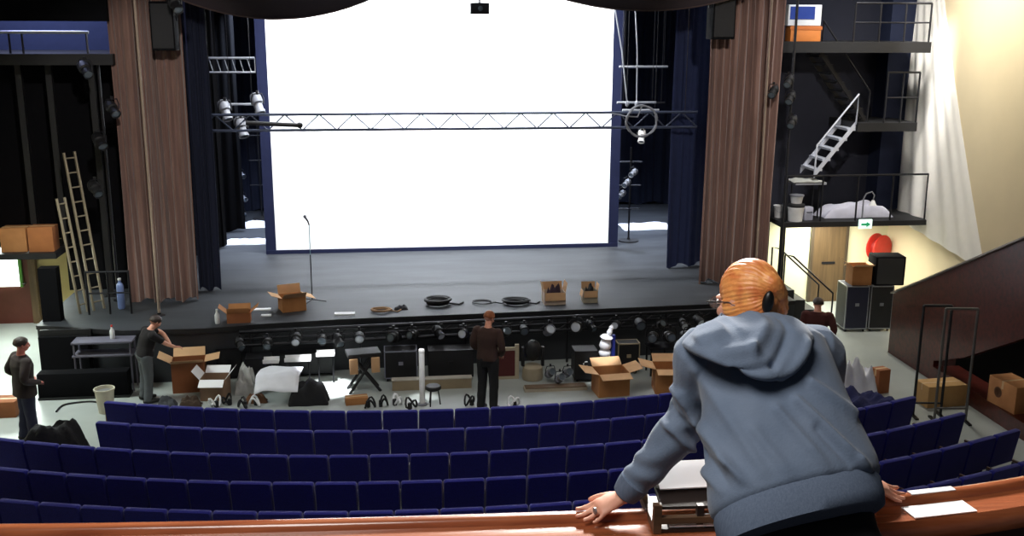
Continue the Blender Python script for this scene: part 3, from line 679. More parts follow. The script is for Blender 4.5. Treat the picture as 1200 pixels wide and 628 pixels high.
# ================================================================ PEOPLE
def limb(g, pts, rad, n=14): return g.tube(crom(pts, 5), [r for r in lerp_list(rad, len(pts), 5)], n, ends=True)
def lerp_list(rad, k, s_):
    out = []
    for i in range(k - 1):
        for q in range(s_): out.append(rad[i] + (rad[i + 1] - rad[i]) * q / s_)
    return out + [rad[-1]]
def hand(g, wrist, d, up, side, bends=(10, 18, 14), s=1.0, spread=1.0):
    X = V(d).normalized(); Zv = V(up); Zv = (Zv - X * Zv.dot(X)).normalized(); Yv = Zv.cross(X); W = V(wrist)
    def P(x, y, z): return W + (X * x + Yv * y * side + Zv * z) * s
    prof = [(-.012, .025, .019), (.02, .03, .018), (.05, .038, .016), (.078, .041, .014), (.094, .038, .010)]
    g.rings([[P(x, math.cos(2 * PI * j / 14) * w, math.sin(2 * PI * j / 14) * h) for j in range(14)] for x, w, h in prof])
    for y0, ln, sp_, r in ((.029, .068, 7, .0088), (.010, .076, 2, .009), (-.010, .070, -3, .0086), (-.028, .055, -10, .0076)):
        q = V((.084 - abs(y0 - .01) * .25, y0, -.001)); pts = [q + V((-.02, 0, 0)), q.copy()]; pit = 0; a = R(sp_ * spread)
        for fr, b in zip((.46, .3, .24), bends):
            pit += b; q = q + V((math.cos(R(pit)) * math.cos(a), math.sin(a), -math.sin(R(pit)))) * ln * fr; pts.append(q.copy())
        g.tube([P(*p_) for p_ in pts], [r * s, r * 1.05 * s, r * s, r * .92 * s, r * .8 * s], 10, ends=True)
    q = V((.018, .02, -.004)); pts = [q, V((.042, .044, -.008)), V((.068, .060, -.012)), V((.088, .068, -.016))]
    g.tube([P(*p_) for p_ in pts], [.015 * s, .0125 * s, .0105 * s, .0085 * s], 10, ends=True)
def head(g, M, s=1.0):
    def e(c, r, rot=(0, 0, 0)):
        g.ell(M @ (V(c) * s), [q * s for q in r], M.to_3x3().normalized() @ Euler([R(a) for a in rot]).to_matrix(), 18, 12)
    e((0, -.014, .026), (.073, .092, .088)); e((0, .025, -.03), (.060, .066, .082)); e((0, .05, -.082), (.036, .034, .028))
    e((0, .094, -.022), (.012, .016, .026), (-18, 0, 0)); e((0, .103, -.036), (.016, .013, .011)); e((0, .078, .014), (.052, .018, .012))
    for x in (-1, 1):
        e((x * .073, -.008, -.014), (.010, .020, .031), (0, x * 8, 0)); e((x * .036, .064, -.03), (.024, .024, .02))
    e((0, .086, -.058), (.024, .011, .006)); e((0, .084, -.068), (.021, .011, .007))
def hmat(c, yaw, pitch=0, roll=0): return Matrix.Translation(c) @ Euler((R(pitch), R(roll), R(yaw))).to_matrix().to_4x4()
def torso(g, pel, neck, side, hw, hd, fs, n=28, shape=2.3):
    pel, neck = V(pel), V(neck); sp_ = neck - pel; S = V(side).normalized(); D = sp_.normalized().cross(S).normalized(); rs = []
    for f, a, b in zip(fs, hw, hd):
        c = pel + sp_ * f; ring_ = []
        for j in range(n):
            t_ = 2 * PI * j / n; cx, sy = math.cos(t_), math.sin(t_)
            ring_.append(c + S * (a * math.copysign(abs(cx) ** (2 / shape), cx)) + D * (b * math.copysign(abs(sy) ** (2 / shape), sy)))
        rs.append(ring_)
    return g.rings(rs)
def eyes(body, M, s=1.0):
    for x in (-1, 1):
        G().ell(M @ (V((x * .031, .0865, .0)) * s), [.011 * s, .006 * s, .007 * s], M.to_3x3().normalized(), 10, 6).build('eye', mat('eye_white', (226, 222, 214), .3), body)
        G().ell(M @ (V((x * .031, .0905, .0)) * s), [.0045 * s, .003 * s, .0045 * s], M.to_3x3().normalized(), 8, 5).build('iris', mat('eye_dark', (50, 40, 34), .3), body)
def hair_cap(M, m, parent, s=1.0, length=0.0, name='hair'):
    g = G(); n = 26; k = 12; rs = []
    for i in range(k + 1):
        ph = PI * (0.02 + .60 * i / k); ring_ = []
        for j in range(n):
            a = 2 * PI * j / n; y_ = math.sin(a); lim = 1.0 if y_ < .25 else 1.0 - .48 * (y_ - .25) / .75
            p_ = ph * lim
            r_ = 1.0 + .025 * math.sin(a * 9 + i)
            v = V((.083 * math.sin(p_) * math.cos(a) * r_, -.014 + .103 * math.sin(p_) * y_ * r_, .026 + .100 * math.cos(p_) - (length * (i / k) ** 2 if y_ < .1 else 0)))
            ring_.append(M @ (v * s))
        rs.append(ring_)
    inner = [[M @ (((M.inverted() @ p_) - V((0, 0, .01)) * s) * .93) for p_ in r_] for r_ in reversed(rs)]
    return g.rings(rs + inner).build(name, m, parent, angle=80)
def person(label, loc, rot, J, top_m, leg_m, hair_m, skin_m=skin, jacket=False, short=False, s=1.0, hy=0, hp=0, top_name='jumper', hb=(20, 30, 22), wide=(1.12, 1.08, 1.0)):
    D_ = dict(pel=(0, 0, .92), neck=(0, -.0, 1.47), head=(0, .03, 1.63), shL=(-.18, 0, 1.40), elL=(-.22, -.02, 1.12), wrL=(-.2, .08, .88), shR=(.18, 0, 1.40), elR=(.22, -.02, 1.12), wrR=(.2, .08, .88),
              hpL=(-.09, 0, .9), knL=(-.10, .01, .5), anL=(-.11, -.03, .09), hpR=(.09, 0, .9), knR=(.10, .01, .5), anR=(.11, -.03, .09), hdL=(0, .25, -1), hdR=(0, .25, -1), upL=(-1, 0, 0), upR=(1, 0, 0))
    D_.update(J); P_ = {k: V(v) * (s if k[:2] not in ('hd', 'up') else 1) for k, v in D_.items()}
    hd_off = {k: P_[k] for k in P_}
    side = (P_['shR'] - P_['shL'])
    g = G(); torso(g, P_['pel'], P_['neck'], side, [.10, .15, .135, .15, .15, .06], [.08, .105, .09, .1, .08, .05], [-.2, 0, .35, .7, .9, 1.0])
    limb(g, [P_['neck'] - V((0, 0, .03)), P_['head'] + V((0, -.01, -.04))], [.056, .052])
    M = hmat(P_['head'], hy, hp); head(g, M)
    for k, sd in (('L', -1), ('R', 1)):
        limb(g, [P_['sh' + k], P_['el' + k], P_['wr' + k]], [.052, .04, .027]); hand(g, P_['wr' + k], P_['hd' + k], P_['up' + k], sd, hb)
        limb(g, [P_['hp' + k], P_['kn' + k], P_['an' + k]], [.085, .055, .038])
        f_ = P_['an' + k]; limb(g, [f_ + V((0, -.03, -.04)), f_ + V((0, .06, -.055)), f_ + V((0, .15, -.062))], [.036, .036, .026])
    body = fuse(g, 'person', skin_m, None, .0075, 3); body.location = loc; body.scale = wide; body.rotation_euler = (0, 0, R(rot)); tag(body, label, 'person')
    g = G()
    if jacket: torso(g, P_['pel'], P_['neck'], side, [.205, .2, .185, .2, .195, .08], [.15, .145, .125, .135, .105, .065], [-.22, 0, .35, .7, .9, 1.0])
    else: torso(g, P_['pel'], P_['neck'], side, [.18, .18, .165, .185, .18, .075], [.135, .135, .12, .13, .10, .062], [-.02, .05, .35, .7, .9, 1.0])
    for k in 'LR':
        if short:
            mid = P_['sh' + k].lerp(P_['el' + k], .6); limb(g, [P_['sh' + k], mid], [.072, .064])
        else: limb(g, [P_['sh' + k], P_['el' + k], P_['wr' + k].lerp(P_['el' + k], .06)], [.073, .058, .043])
    fuse(g, top_name, top_m, body, .011, 4, disp=lambda c, n: .009 * noise.noise(V((c.x * 9, c.y * 9, c.z * 5))))
    g = G(); torso(g, P_['pel'], P_['pel'] + V((0, 0, .3)), P_['hpR'] - P_['hpL'], [.1, .17, .172, .15], [.1, .125, .125, .11], [-.42, -.1, .12, .3])
    for k in 'LR': limb(g, [P_['hp' + k], P_['kn' + k], P_['an' + k]], [.105, .078, .066])
    fuse(g, 'trousers', leg_m, body, .011, 4, disp=lambda c, n: .008 * noise.noise(V((c.x * 8, c.y * 8, c.z * 9))))
    for k in 'LR':
        f_ = P_['an' + k]; g = G(); limb(g, [f_ + V((0, -.035, -.045)), f_ + V((0, .06, -.048)), f_ + V((0, .17, -.058))], [.046, .047, .034])
        g.v = [V((v.x, v.y, max(v.z, .0))) for v in g.v]; g.build('shoe', shoem, body)
    hair_cap(M, hair_m, body); eyes(body, M)
    return body
person('man in a dark brown suit jacket standing in the side aisle', (-6.17, 17.2, 0), -52,
       dict(elL=(-.27, -.08, 1.14), wrL=(-.17, .14, 1.02), elR=(.27, -.08, 1.14), wrR=(.17, .14, 1.02), hdL=(.7, .6, -.3), hdR=(-.7, .6, -.3), upL=(0, .5, 1), upR=(0, .5, 1), anL=(-.13, -.03, .09), anR=(.13, .02, .09)),
       suitm, trousnavy, hairdark, skinred, jacket=True, s=1.02, hy=-8, hp=-8, wide=(1.28, 1.2, 1.04), top_name='jacket', hb=(25, 40, 30))
person('auburn-haired person in a dark brown jumper standing before the stage', (1.74, 17.75, 0), -30,
       dict(head=(0, .06, 1.61), elL=(-.24, -.02, 1.14), wrL=(-.12, .2, 1.0), elR=(.25, -.02, 1.13), wrR=(.17, .16, .96), hdL=(.5, .8, -.2), hdR=(-.3, .8, -.5), upL=(-.4, .3, 1), upR=(.4, .3, 1)),
       brownknit, trousblack, hairbrown, skin, s=1.0, hy=-15, hp=-28, wide=(1.16, 1.12, 1.1))
person('crew member in a black T-shirt reaching over cartons below the curtain', (-4.6, 18.95, 0), -62,
       dict(neck=(0, .12, 1.40), head=(0, .22, 1.52), shL=(-.18, .10, 1.33), shR=(.18, .10, 1.33), elL=(-.22, .36, 1.22), wrL=(-.12, .46, 1.00), elR=(.2, .30, 1.14), wrR=(.12, .46, 1.02), hdL=(.1, .5, -.8), hdR=(0, 1, -.2), upL=(0, -.6, .6), upR=(0, 0, 1)),
       tshirt, trousgrey, hairdark, skin, short=True, s=1.0, hy=10, hp=-35, wide=(1.25, 1.15, 1.0), top_name='t_shirt')
person('person in a maroon top standing beyond the woman at the rail', (8.42, 18.7, 0), -20,
       dict(elR=(.27, -.04, 1.13), wrR=(.25, .12, .92), head=(0, .05, 1.62), hdR=(0, .6, -.8)), maroon, trousnavy, hairdark, skin, s=.98, hy=20, hp=-15, wide=(1.25, 1.15, 1.0))

# ---- the woman at the balcony rail
hipc = V((1.085, 2.40, 5.60)); nk = V((1.055, 2.77, 6.135)); HC = V((1.068, 2.875, 6.188))
J = dict(shL=V((.895, 2.74, 6.06)), elL=Y(806, 488, 2.79), wrL=V((.70, 2.842, 5.582)), shR=V((1.24, 2.74, 6.05)), elR=V((1.315, 2.84, 5.83)), wrR=V((1.475, 2.86, 5.582)))
HM = hmat(HC, 30, -14, 4)
fz = 4.75
legs = {'L': [V((.98, 2.36, 5.56)), V((.97, 2.42, 5.16)), V((.95, 2.34, 4.84))], 'R': [V((1.2, 2.36, 5.60)), V((1.21, 2.40, 5.17)), V((1.22, 2.30, 4.84))]}
hd = {'L': (-.93, -.2, -.3), 'R': (.93, -.1, -.3)}
g = G()
torso(g, hipc, nk, (1, 0, .1), [.12, .18, .16, .16, .15, .06], [.09, .11, .1, .1, .08, .05], [-.15, 0, .35, .7, .9, 1.0])
limb(g, [nk - V((0, .02, .03)), HC + V((0, -.03, -.05))], [.058, .054]); head(g, HM, .98)
for k, sd in (('L', -1), ('R', 1)):
    limb(g, [J['sh' + k], J['el' + k], J['wr' + k]], [.05, .038, .026])
    hand(g, J['wr' + k], hd[k], (0, -.15, 1), sd, (14, -10, -18), 1.0, 1.6)
    limb(g, legs[k], [.09, .058, .04]); f_ = legs[k][2]; limb(g, [f_ + V((0, -.03, -.04)), f_ + V((0, .07, -.055)), f_ + V((0, .16, -.062))], [.036, .036, .026])
woman = fuse(g, 'person', skin, None, .0048, 3)
tag(woman, 'woman in a blue-grey hooded top leaning on the balcony rail', 'person')
G().lathe([(.0098, -.003), (.0106, 0), (.0098, .003), (.0090, .003), (.0090, -.003)], J['wrL'] + V((-.10, -.045, -.022)), 14, (0, 90, 10)).build('ring', steel, woman)
# hooded top: folds run as the pull of the raised shoulders and the tight hem draws them
def seg_d(p, a, b):
    ap = (p[0] - a[0], p[1] - a[1]); ab = (b[0] - a[0], b[1] - a[1]); l2 = ab[0] ** 2 + ab[1] ** 2
    t_ = max(0, min(1, (ap[0] * ab[0] + ap[1] * ab[1]) / l2)); return math.hypot(ap[0] - ab[0] * t_, ap[1] - ab[1] * t_), t_
def pz(px_, py_, y): q = Y(px_, py_, y); return (q.x, q.z)
FOLDS = []
for (a, b, amp, wd) in [((925, 462), (985, 520), .010, .012), ((985, 520), (1022, 565), .011, .012), ((905, 475), (960, 545), .008, .014), ((945, 490), (1005, 560), -.006, .010), ((880, 500), (930, 570), .006, .016),
                        ((826, 500), (850, 540), .010, .012), ((850, 540), (900, 580), .009, .013), ((826, 530), (860, 580), -.006, .010), ((860, 580), (905, 595), .007, .012), ((940, 440), (985, 470), .008, .012), ((828, 560), (868, 600), .009, .012),
                        ((835, 455), (868, 520), .006, .016), ((975, 530), (1010, 575), .008, .010), ((920, 545), (975, 580), .006, .014)]:
    ym = 2.53 - (a[1] + b[1] - 960) / 2 * .0012
    FOLDS.append((pz(a[0], a[1], ym), pz(b[0], b[1], ym), amp, wd))
def folds(c, n):
    d_ = .009 * noise.noise(V((c.x * 6, c.y * 6, c.z * 6)))
    fe = max(0, min(1, ((c - hm).dot(nk - hm) / (nk - hm).length_squared - .0) * 7)); d_ *= fe
    if n.y < .2:
        for a, b, amp, wd in FOLDS:
            dd, t_ = seg_d((c.x, c.z), a, b); d_ += fe * amp * 1.9 * math.exp(-(dd / wd) ** 2)
    return d_
def sleevefold(c, n): return 0
g = G()
hm = V((1.068, 2.42, 5.762))
torso(g, hm, nk, (1, 0, .2), [.222, .236, .238, .226, .208, .198, .19, .13, .075], [.135, .155, .157, .15, .142, .135, .115, .085, .06], [-.02, .02, .08, .25, .48, .68, .83, .95, 1.02], 36)
for k in 'LR':
    s0, e0, w0 = J['sh' + k], J['el' + k], J['wr' + k]
    limb(g, [s0 + (nk - s0) * .3 - V((0, 0, .035)), s0 + V((0, 0, -.004)), e0, w0.lerp(e0, .16)], [.085, .088, .063, .049], 18)
def hd_all(c, n):
    d_ = folds(c, n)
    for k in 'LR':
        s0, e0, w0 = J['sh' + k], J['el' + k], J['wr' + k]
        ax = (w0 - s0); f_ = (c - s0).dot(ax) / ax.length_squared
        if .1 < f_ < 1.1 and (c - s0 - ax * f_).length < .12:
            d_ += .0035 * math.sin(f_ * 42 + 9 * noise.noise(c * 5) + (c.x - c.y) * 22) * min(1, (f_ - .1) * 2)
    return d_
hoodie = fuse(g, 'hooded_top', hoodiem, woman, .0065, 5, disp=hd_all)
# hem band and cuffs
g = G(); tg = G()
torso(g, hm, nk, (1, 0, .2), [.212, .224, .230, .231, .224, .2], [.130, .146, .152, .152, .147, .12], [-.165, -.155, -.10, -.02, .02, .025], 48)
g.build('hem_band', hoodierib, woman, angle=60)
for k in 'LR':
    e0, w0 = J['el' + k], J['wr' + k]; d_ = (w0 - e0)
    G().tube([e0 + d_ * q for q in (.80, .82, .88, .95, .985, 1.0)], [.044, .050, .049, .044, .041, .034], 20).build('cuff', hoodierib, woman)
# the hood lying on her back: sections from her left collar round to her right
secs = [  # inner, crest, outer, under (pixel x, pixel y, distance)
    [(862, 392, 2.86), (850, 388, 2.87), (838, 398, 2.86), (850, 402, 2.84)],
    [(842, 376, 2.83), (825, 380, 2.80), (800, 402, 2.74), (815, 412, 2.74)],
    [(846, 370, 2.80), (832, 384, 2.70), (812, 414, 2.66), (840, 420, 2.69)],
    [(862, 372, 2.77), (856, 386, 2.67), (850, 430, 2.57), (868, 420, 2.64)],
    [(885, 370, 2.76), (886, 384, 2.66), (896, 443, 2.54), (896, 428, 2.62)],
    [(908, 369, 2.77), (914, 380, 2.68), (928, 435, 2.56), (916, 422, 2.64)],
    [(922, 370, 2.80), (938, 378, 2.72), (950, 408, 2.63), (936, 410, 2.68)],
    [(926, 376, 2.84), (940, 380, 2.82), (952, 392, 2.76), (940, 400, 2.76)],
    [(918, 390, 2.87), (928, 386, 2.88), (938, 394, 2.86), (928, 400, 2.85)]]
HO = [.0, -.02, -.055, -.06, -.065, -.065, -.06, -.03, .0]
cols = [crom([Y(s_[i][0], s_[i][1], s_[i][2] + HO[k_] * (.5, .9, 1.0, .6)[i]) for k_, s_ in enumerate(secs)], 5) for i in range(4)]
rs = []
for q in range(len(cols[0])):
    i_, c_, o_, u_ = (cols[i][q] for i in range(4)); mid = (c_ + o_) / 2 + (c_ + o_ - i_ - u_) * .12
    rs.append(crom([i_, c_, mid, o_, u_, (i_ + u_) / 2 + (i_ + u_ - c_ - o_) * .05], 5, closed=True))
g = G().rings(rs)
HF = []
for (a, b, amp, wd) in [((836, 404), (872, 400), .010, .012), ((872, 400), (905, 378), .012, .012), ((820, 398), (850, 388), .008, .010), ((845, 420), (890, 412), -.008, .010), ((890, 412), (925, 385), -.010, .010), ((855, 425), (900, 428), .008, .010), ((900, 428), (940, 398), .009, .012), ((868, 384), (890, 374), .006, .010)]:
    HF.append((pz(a[0], a[1], 2.60), pz(b[0], b[1], 2.60), amp * 1.3, wd))
def hfold(c, n):
    d_ = .005 * noise.noise(c * 14)
    if n.y < .3:
        for a, b, amp, wd in HF:
            dd, t_ = seg_d((c.x, c.z), a, b); d_ += amp * math.exp(-(dd / wd) ** 2)
    return d_
fuse(g, 'hood', hoodiem, woman, .005, 5, disp=hfold)
# trousers and shoes
g = G(); torso(g, hipc - V((0, .0, .02)), hipc + V((0, .06, .2)), (1, 0, .1), [.12, .215, .222, .2], [.10, .145, .145, .12], [-.65, -.2, .2, .6])
for k in 'LR': limb(g, legs[k], [.118, .086, .07])
fuse(g, 'trousers', trousblack, woman, .012, 4, disp=lambda c, n: .007 * noise.noise(c * 9))
for k in 'LR':
    f_ = legs[k][2]; g = G(); limb(g, [f_ + V((0, -.035, -.045)), f_ + V((0, .06, -.048)), f_ + V((0, .17, -.058))], [.045, .046, .033])
    g.v = [V((v.x, v.y, max(v.z, fz))) for v in g.v]; g.build('shoe', shoem, woman)
# hair swept back to a knot held by a black clip
g = G()
for i in range(0, 1):
    g.ell(HM @ V((0, -.018, .03)), (.082, .1, .094), HM.to_3x3(), 28, 18)
    g.ell(HM @ V((0, -.045, -.015)), (.076, .068, .075), HM.to_3x3(), 24, 14)
    for x in (-1, 1): g.ell(HM @ V((x * .062, .0, -.012)), (.02, .045, .045), HM.to_3x3(), 16, 10)
kn = Y(903, 346, 2.80)
g.tube(crom([kn + V((-.02, .03, .05)), kn + V((.0, -.004, .035)), kn + V((.022, .0, .0)), kn + V((.034, .01, -.05)), kn + V((.03, .02, -.075))], 4), [.03] * 5 + [.03] * 4 + [.026] * 4 + [.02, .018, .015, .012], 12, ends=True)
g.ell(Y(908, 337, 2.80), (.03, .03, .032), None, 16, 10)
Mi = HM.inverted()
AX = (kn - HC).normalized(); AY = AX.orthogonal().normalized(); AZ = AX.cross(AY)
def strands(c, n):
    q = c - HC; p_ = q - AX * q.dot(AX); a = math.atan2(p_.dot(AY), p_.dot(AZ))
    return .0011 * math.sin(a * 40 + 4 * noise.noise(c * 14)) + .0007 * math.sin(a * 71 + 3 * noise.noise(c * 10)) + .003 * noise.noise(c * 14)
hair = fuse(g, 'hair', hairginger, woman, .0034, 5, disp=strands)
g = G().ell(Y(900, 354, 2.752), (.017, .016, .034), (0, 8, 0), 14, 10); g.build('hair_clip', mat('black_clip', (12, 12, 13), .4), woman)
# glasses
def hp_(x, y, z): return HM @ V((x, y, z))
g = G()
for x in (-1, 1):
    g.tube([hp_(x * .034 + .023 * math.cos(a), .101 - .004 * abs(math.sin(a)), -.002 + .018 * math.sin(a)) for a in [2 * PI * i / 20 for i in range(20)]], .0018, 6, closed=True)
    g.tube([hp_(x * .057, .099, .004), hp_(x * .078, .09, .004), hp_(x * .083, .0, .0), hp_(x * .078, -.02, -.012)], .002, 6)
g.tube([hp_(-.012, .102, .002), hp_(0, .106, .005), hp_(.012, .102, .002)], .0018, 6)
gl = g.build('glasses', mat('glasses_frame', (90, 86, 84), .3, .6), woman)
lm = mat('glasses_lens', (220, 225, 230), .05, spec=.8); lm.node_tree.nodes['Principled BSDF'].inputs['Transmission Weight'].default_value = .9
for x in (-1, 1):
    G().sheet([[hp_(x * .034 + r_ * .022 * math.cos(a), .100, -.002 + r_ * .017 * math.sin(a)) for a in [2 * PI * i / 16 for i in range(17)]] for r_ in (.02, 1)], .001, HM.to_3x3() @ V((0, 1, 0))).build('lens', lm, gl)
eyes(woman, HM, .98)

# ================================================================ ON THE BALCONY RAIL
t = thing('paper_tray', 'wooden slatted tray of papers on the balcony rail by the woman', 'tray', (.92, 2.79, 5.512), -3)
tw = wood('tray_wood', (110, 84, 62), (82, 60, 44), .4)
for x in (-.14, .14): G().span((x - .012, -.075, 0), (x + .012, .16, .028)).span((x - .012, -.075, .028), (x + .012, -.05, .09)).span((x - .012, .135, .028), (x + .012, .16, .12)).build('side_frame', tw, t)
G().span((-.128, -.075, .03), (.128, -.055, .05)).build('front_slat', tw, t); G().span((-.128, -.07, .0), (.128, .15, .012)).build('bottom_board', mat('tray_dark', (40, 30, 26), .5), t)
G().sheet([[(x, -.06 + .2 * q, .07 + .045 * q) for x in (-.13, .13)] for q in (0, 1)], .01, (0, 0, 1)).build('shelf', mat('tray_dark', (40, 30, 26), .5), t)
G().span((-.02, -.07, .012), (0.0, -.05, .085)).build('divider', mat('tray_dark', (40, 30, 26), .5), t)
g = G().sheet([[(x, .02 + .12 * q, .106 + .035 * q) for x in (-.105, .12)] for q in (0, 1)], .004, (0, -.2, 1)); tag(g.build('paper_sheet', paper, None, loc=(.905, 2.775, 5.512)), 'white paper sheet lying on the wooden tray', 'paper')
tag(G().box((0, 0, 0), (.2, .05, .006), (0, 0, -3)).build('paper_sheet', paper, None, loc=(.915, 2.745, 5.532)), 'white paper strip in the lower level of the wooden tray', 'paper')
tag(G().box((0, 0, 0), (.22, .075, .003), (0, 0, 6)).build('paper_sheet', paper, None, loc=(1.70, 2.775, 5.5135)), 'white paper lying on the rail beside the hand nearer the terrace', 'paper')
tag(G().box((0, 0, 0), (.16, .026, .003), (0, 0, 6)).build('glare_strip', paper, None, loc=(1.72, 2.862, 5.5345)), 'white strip standing in for glare on the outer lip of the rail', 'paper')  # white strip stands in for light glaring off the varnish

# ================================================================ ON THE STAGE
a = cardbox('open cardboard box on the stage beside the microphone stand', Z(342, 364, 1.1) + V((0, .12, 0)), (.5, .42, .3), 18, True, flap=(40, 70, 20, -20))
t = thing('microphone_stand', 'slim microphone stand in front of the white screen', 'microphone stand', Z(366, 354, 1.1))
for k in range(3): G().tube([(0, 0, .06), (.3 * math.cos(2.09 * k), .3 * math.sin(2.09 * k), .012)], .011, 6).build('leg', black, t)
G().cyl((0, 0, .05), (0, 0, 1.05), .012, n=8).build('lower_pole', black, t); G().cyl((0, 0, 1.05), (0, 0, 1.72), .008, n=8).build('upper_pole', mat('pale_chrome', (150, 190, 200), .3, .5), t)
m_ = G().tube([(0, 0, 1.70), (-.02, -.02, 1.78), (-.06, -.05, 1.86)], [.014, .018, .02], 8, ends=True).build('microphone', darkmetal, t); G().ell((-.075, -.06, 1.89), (.032, .032, .04)).build('grille_ball', grey, m_)
for i, (px_, py_, sx, sy, rz, w_) in enumerate([(404, 368, .42, .17, 6, 'alone near the stage edge'), (307, 363, .36, .12, 4, 'upper of two beside the open box'), (312, 370, .2, .1, -8, 'lower of two beside the open box')]):
    tag(G().box((0, 0, .012), (sx, sy, .024)).build('paper_stack', paper, None, loc=Z(px_, py_, 1.1)), f'white paper stack on the stage, {w_}', 'paper')
cardbox('low orange-brown carton at the stage edge beside a white bottle', Z(278, 378, 1.1) + V((.03, .1, 0)), (.46, .3, .2), 3, True, m=orangem, m2=card, flap=(60, 50, 40, 40))
def bottle(label, loc, s=1.0, m=white, cap=redm):
    t = thing('bottle', label, 'bottle', loc)
    g = G().lathe([(.04, 0), (.045, .02), (.045, .16), (.02, .21), (.018, .24)]); g.v = [v * s for v in g.v]; g.build('bottle_body', m, t)
    g = G().lathe([(.022, .24), (.022, .27), (.01, .275)]); g.v = [v * s for v in g.v]; g.build('cap', cap, t)
bottle('white bottle on the stage edge beside the low carton', Z(255, 379, 1.1), 1.1, white, white)
bottle('white bottle with a red cap on the equipment rack', (-5.35, 19.72, 1.02), 1.0, white, redm)
def coil(label, loc, r, turns, m, rt=.022, name='cable_coil', flat=.05, sx=1.0):
    t = thing(name, label, 'cable', loc)
    pts = []
    for i in range(turns * 22):
        a_ = 2 * PI * i / 22; rr = r * (.62 + .38 * noise.noise(V((i * .11, turns, 0))) * .6 + .3 * (i / (turns * 22)))
        pts.append((rr * math.cos(a_) * sx, rr * math.sin(a_), rt + flat * (i % 22) / 22 * .4 + rt * .7 * (i // 22)))
    G().tube(pts, rt, 6).build('cable', m, t)
    G().tube([(r * sx * .8, 0, rt), (r * sx * 1.4, -.1, rt), (r * sx * 1.7, .05, rt)], rt * .8, 6).build('cable_end', m, t)
    return t
coil('thick black cable coil heaped on the stage centre', Z(513, 357, 1.1), .27, 6, black, .026, sx=1.2)
coil('flat tan cable coil on the stage near the lone paper stack', Z(447, 365, 1.1), .2, 3, mat('tan_rope', (160, 126, 92), .8), .018, sx=1.2)
coil('long black cable coil heaped behind the man with auburn hair', Z(604, 356, 1.1), .24, 5, black, .022, sx=1.3)
coil('thin black cable loop next to the long heap of cable', Z(566, 355, 1.1), .22, 2, black, .012, sx=1.3)
crumple('black_pouch', 'small black pouch beside the tan cable coil', 'pouch', Z(470, 362, 1.1), (.28, .2, .12), bagm, 31)
b1 = cardbox('pale box overflowing with dark cloth on the stage edge', Z(650, 357, 1.1) + V((0, .16, 0)), (.46, .36, .26), 2, True, m=mat('pale_box', (206, 186, 166), .8), flap=(-70, 80, 80, 80))
crumple('dark_cloth', 'dark plum cloth piled in the pale box', 'cloth', b1.location + V((0, 0, .012)), (.34, .25, .62), mat('plum_cloth', (62, 44, 58), .9, bump=.5), 32)
b2 = cardbox('smaller beige box with a black bundle on the stage edge', Z(692, 355, 1.1) + V((0, .15, 0)), (.32, .3, .26), 0, True, m=mat('beige_box', (170, 160, 140), .8), flap=(-75, 80, -80, 80))
crumple('black_bundle', 'black cable bundle filling the smaller beige box', 'cable', b2.location + V((0, 0, .012)), (.22, .2, .62), bagm, 33)

# ================================================================ BELOW THE STAGE
# long low truss of lanterns leaning along the stage front
def lowbar(label, x0, x1, y0, y1, z, h):
    t = thing('stage_front_truss', label, 'truss', ((x0 + x1) / 2, (y0 + y1) / 2, 0), math.degrees(math.atan2(y1 - y0, x1 - x0))); w = x1 - x0
    for zz in (z, z + h * .5, z + h): G().cyl((-w / 2, 0, zz), (w / 2, 0, zz), .04 if zz != z + h * .5 else .022, n=10).build('chord', darkmetal, t)
    g = G(); n = 26
    for i in range(n):
        a_ = -w / 2 + w * i / n; g.cyl((a_, 0, z), (a_ + w / n, 0, z + h), .014, n=6)
    g.build('lattice', darkmetal, t)
    for k in range(6):
        xx = -w / 2 + .2 + (w - .4) * k / 5; G().cyl((xx, .0, z + h), (xx, .0, 0), .025, n=8).build('leg', darkmetal, t)
    return t
lowbar('long dark truss standing along the front of the stage', -3.0, 8.2, 19.95, 20.60, .72, .28)
def fy(x): return 19.95 + (x + 3.0) * (.65 / 11.2)
nl = 24; used = 0
for k in range(nl):
    x = -2.9 + 10.9 * k / (nl - 1) + random.uniform(-.12, .12)
    ab = random.choice([(0, -1, -.1), (.3, -.8, -.3), (-.4, -.8, .2), (.2, -.7, .5), (-.2, -.6, .6)])
    lantern(f'dark lantern on the stage-front truss, {ordw(k + 1)} from the ladder side end', (x, fy(x) - .30, .84 + random.uniform(-.03, .05)), ab, random.uniform(.75, 1.0), 'lanterns on the stage-front truss', kind=random.choice(['profile', 'par']), name='hanging_lantern', lens=lensm if random.random() < .55 else glintlens, body=black if random.random() < .75 else grey)
# left: rack, black plinth, bin
t = thing('equipment_rack', 'low grey shelf rack below the ladder side curtain', 'rack', (-5.45, 19.7, 0))
rk = mat('rack_lilac', (112, 110, 124), .45, .3)
for z in (.98, .72): G().span((-.62, -.2, z), (.5, .2, z + .04)).build('shelf', rk, t, bevel=.006)
for x in (-.58, .46):
    for y in (-.17, .17): G().cyl((x, y, 0), (x, y, .98), .018, n=8).build('leg', rk, t)
t = thing('black_plinth', 'black carpeted plinth in front of the grey rack', 'plinth', (-5.9, 19.35, 0))
G().span((-.75, -.16, 0), (.9, .12, .52)).build('plinth_body', matt, t, bevel=.02); G().span((-.76, -.17, .0), (.91, .13, .05)).build('kick_board', black, t)
t = thing('black_flat_stack', 'low black flats standing against the stage beside the passage opening', 'flat', (-6.4, 20.0, 0))
G().span((-.42, 0, 0), (.5, .06, 1.0)).build('front_flat', matt, t); G().span((-.40, .08, 0), (.55, .14, 1.12)).build('rear_flat', black, t)
p = Z(122, 486, 0) + V((0, .15, 0))
t = thing('waste_bin', 'off-white waste bin at the end of the front row', 'bin', p)
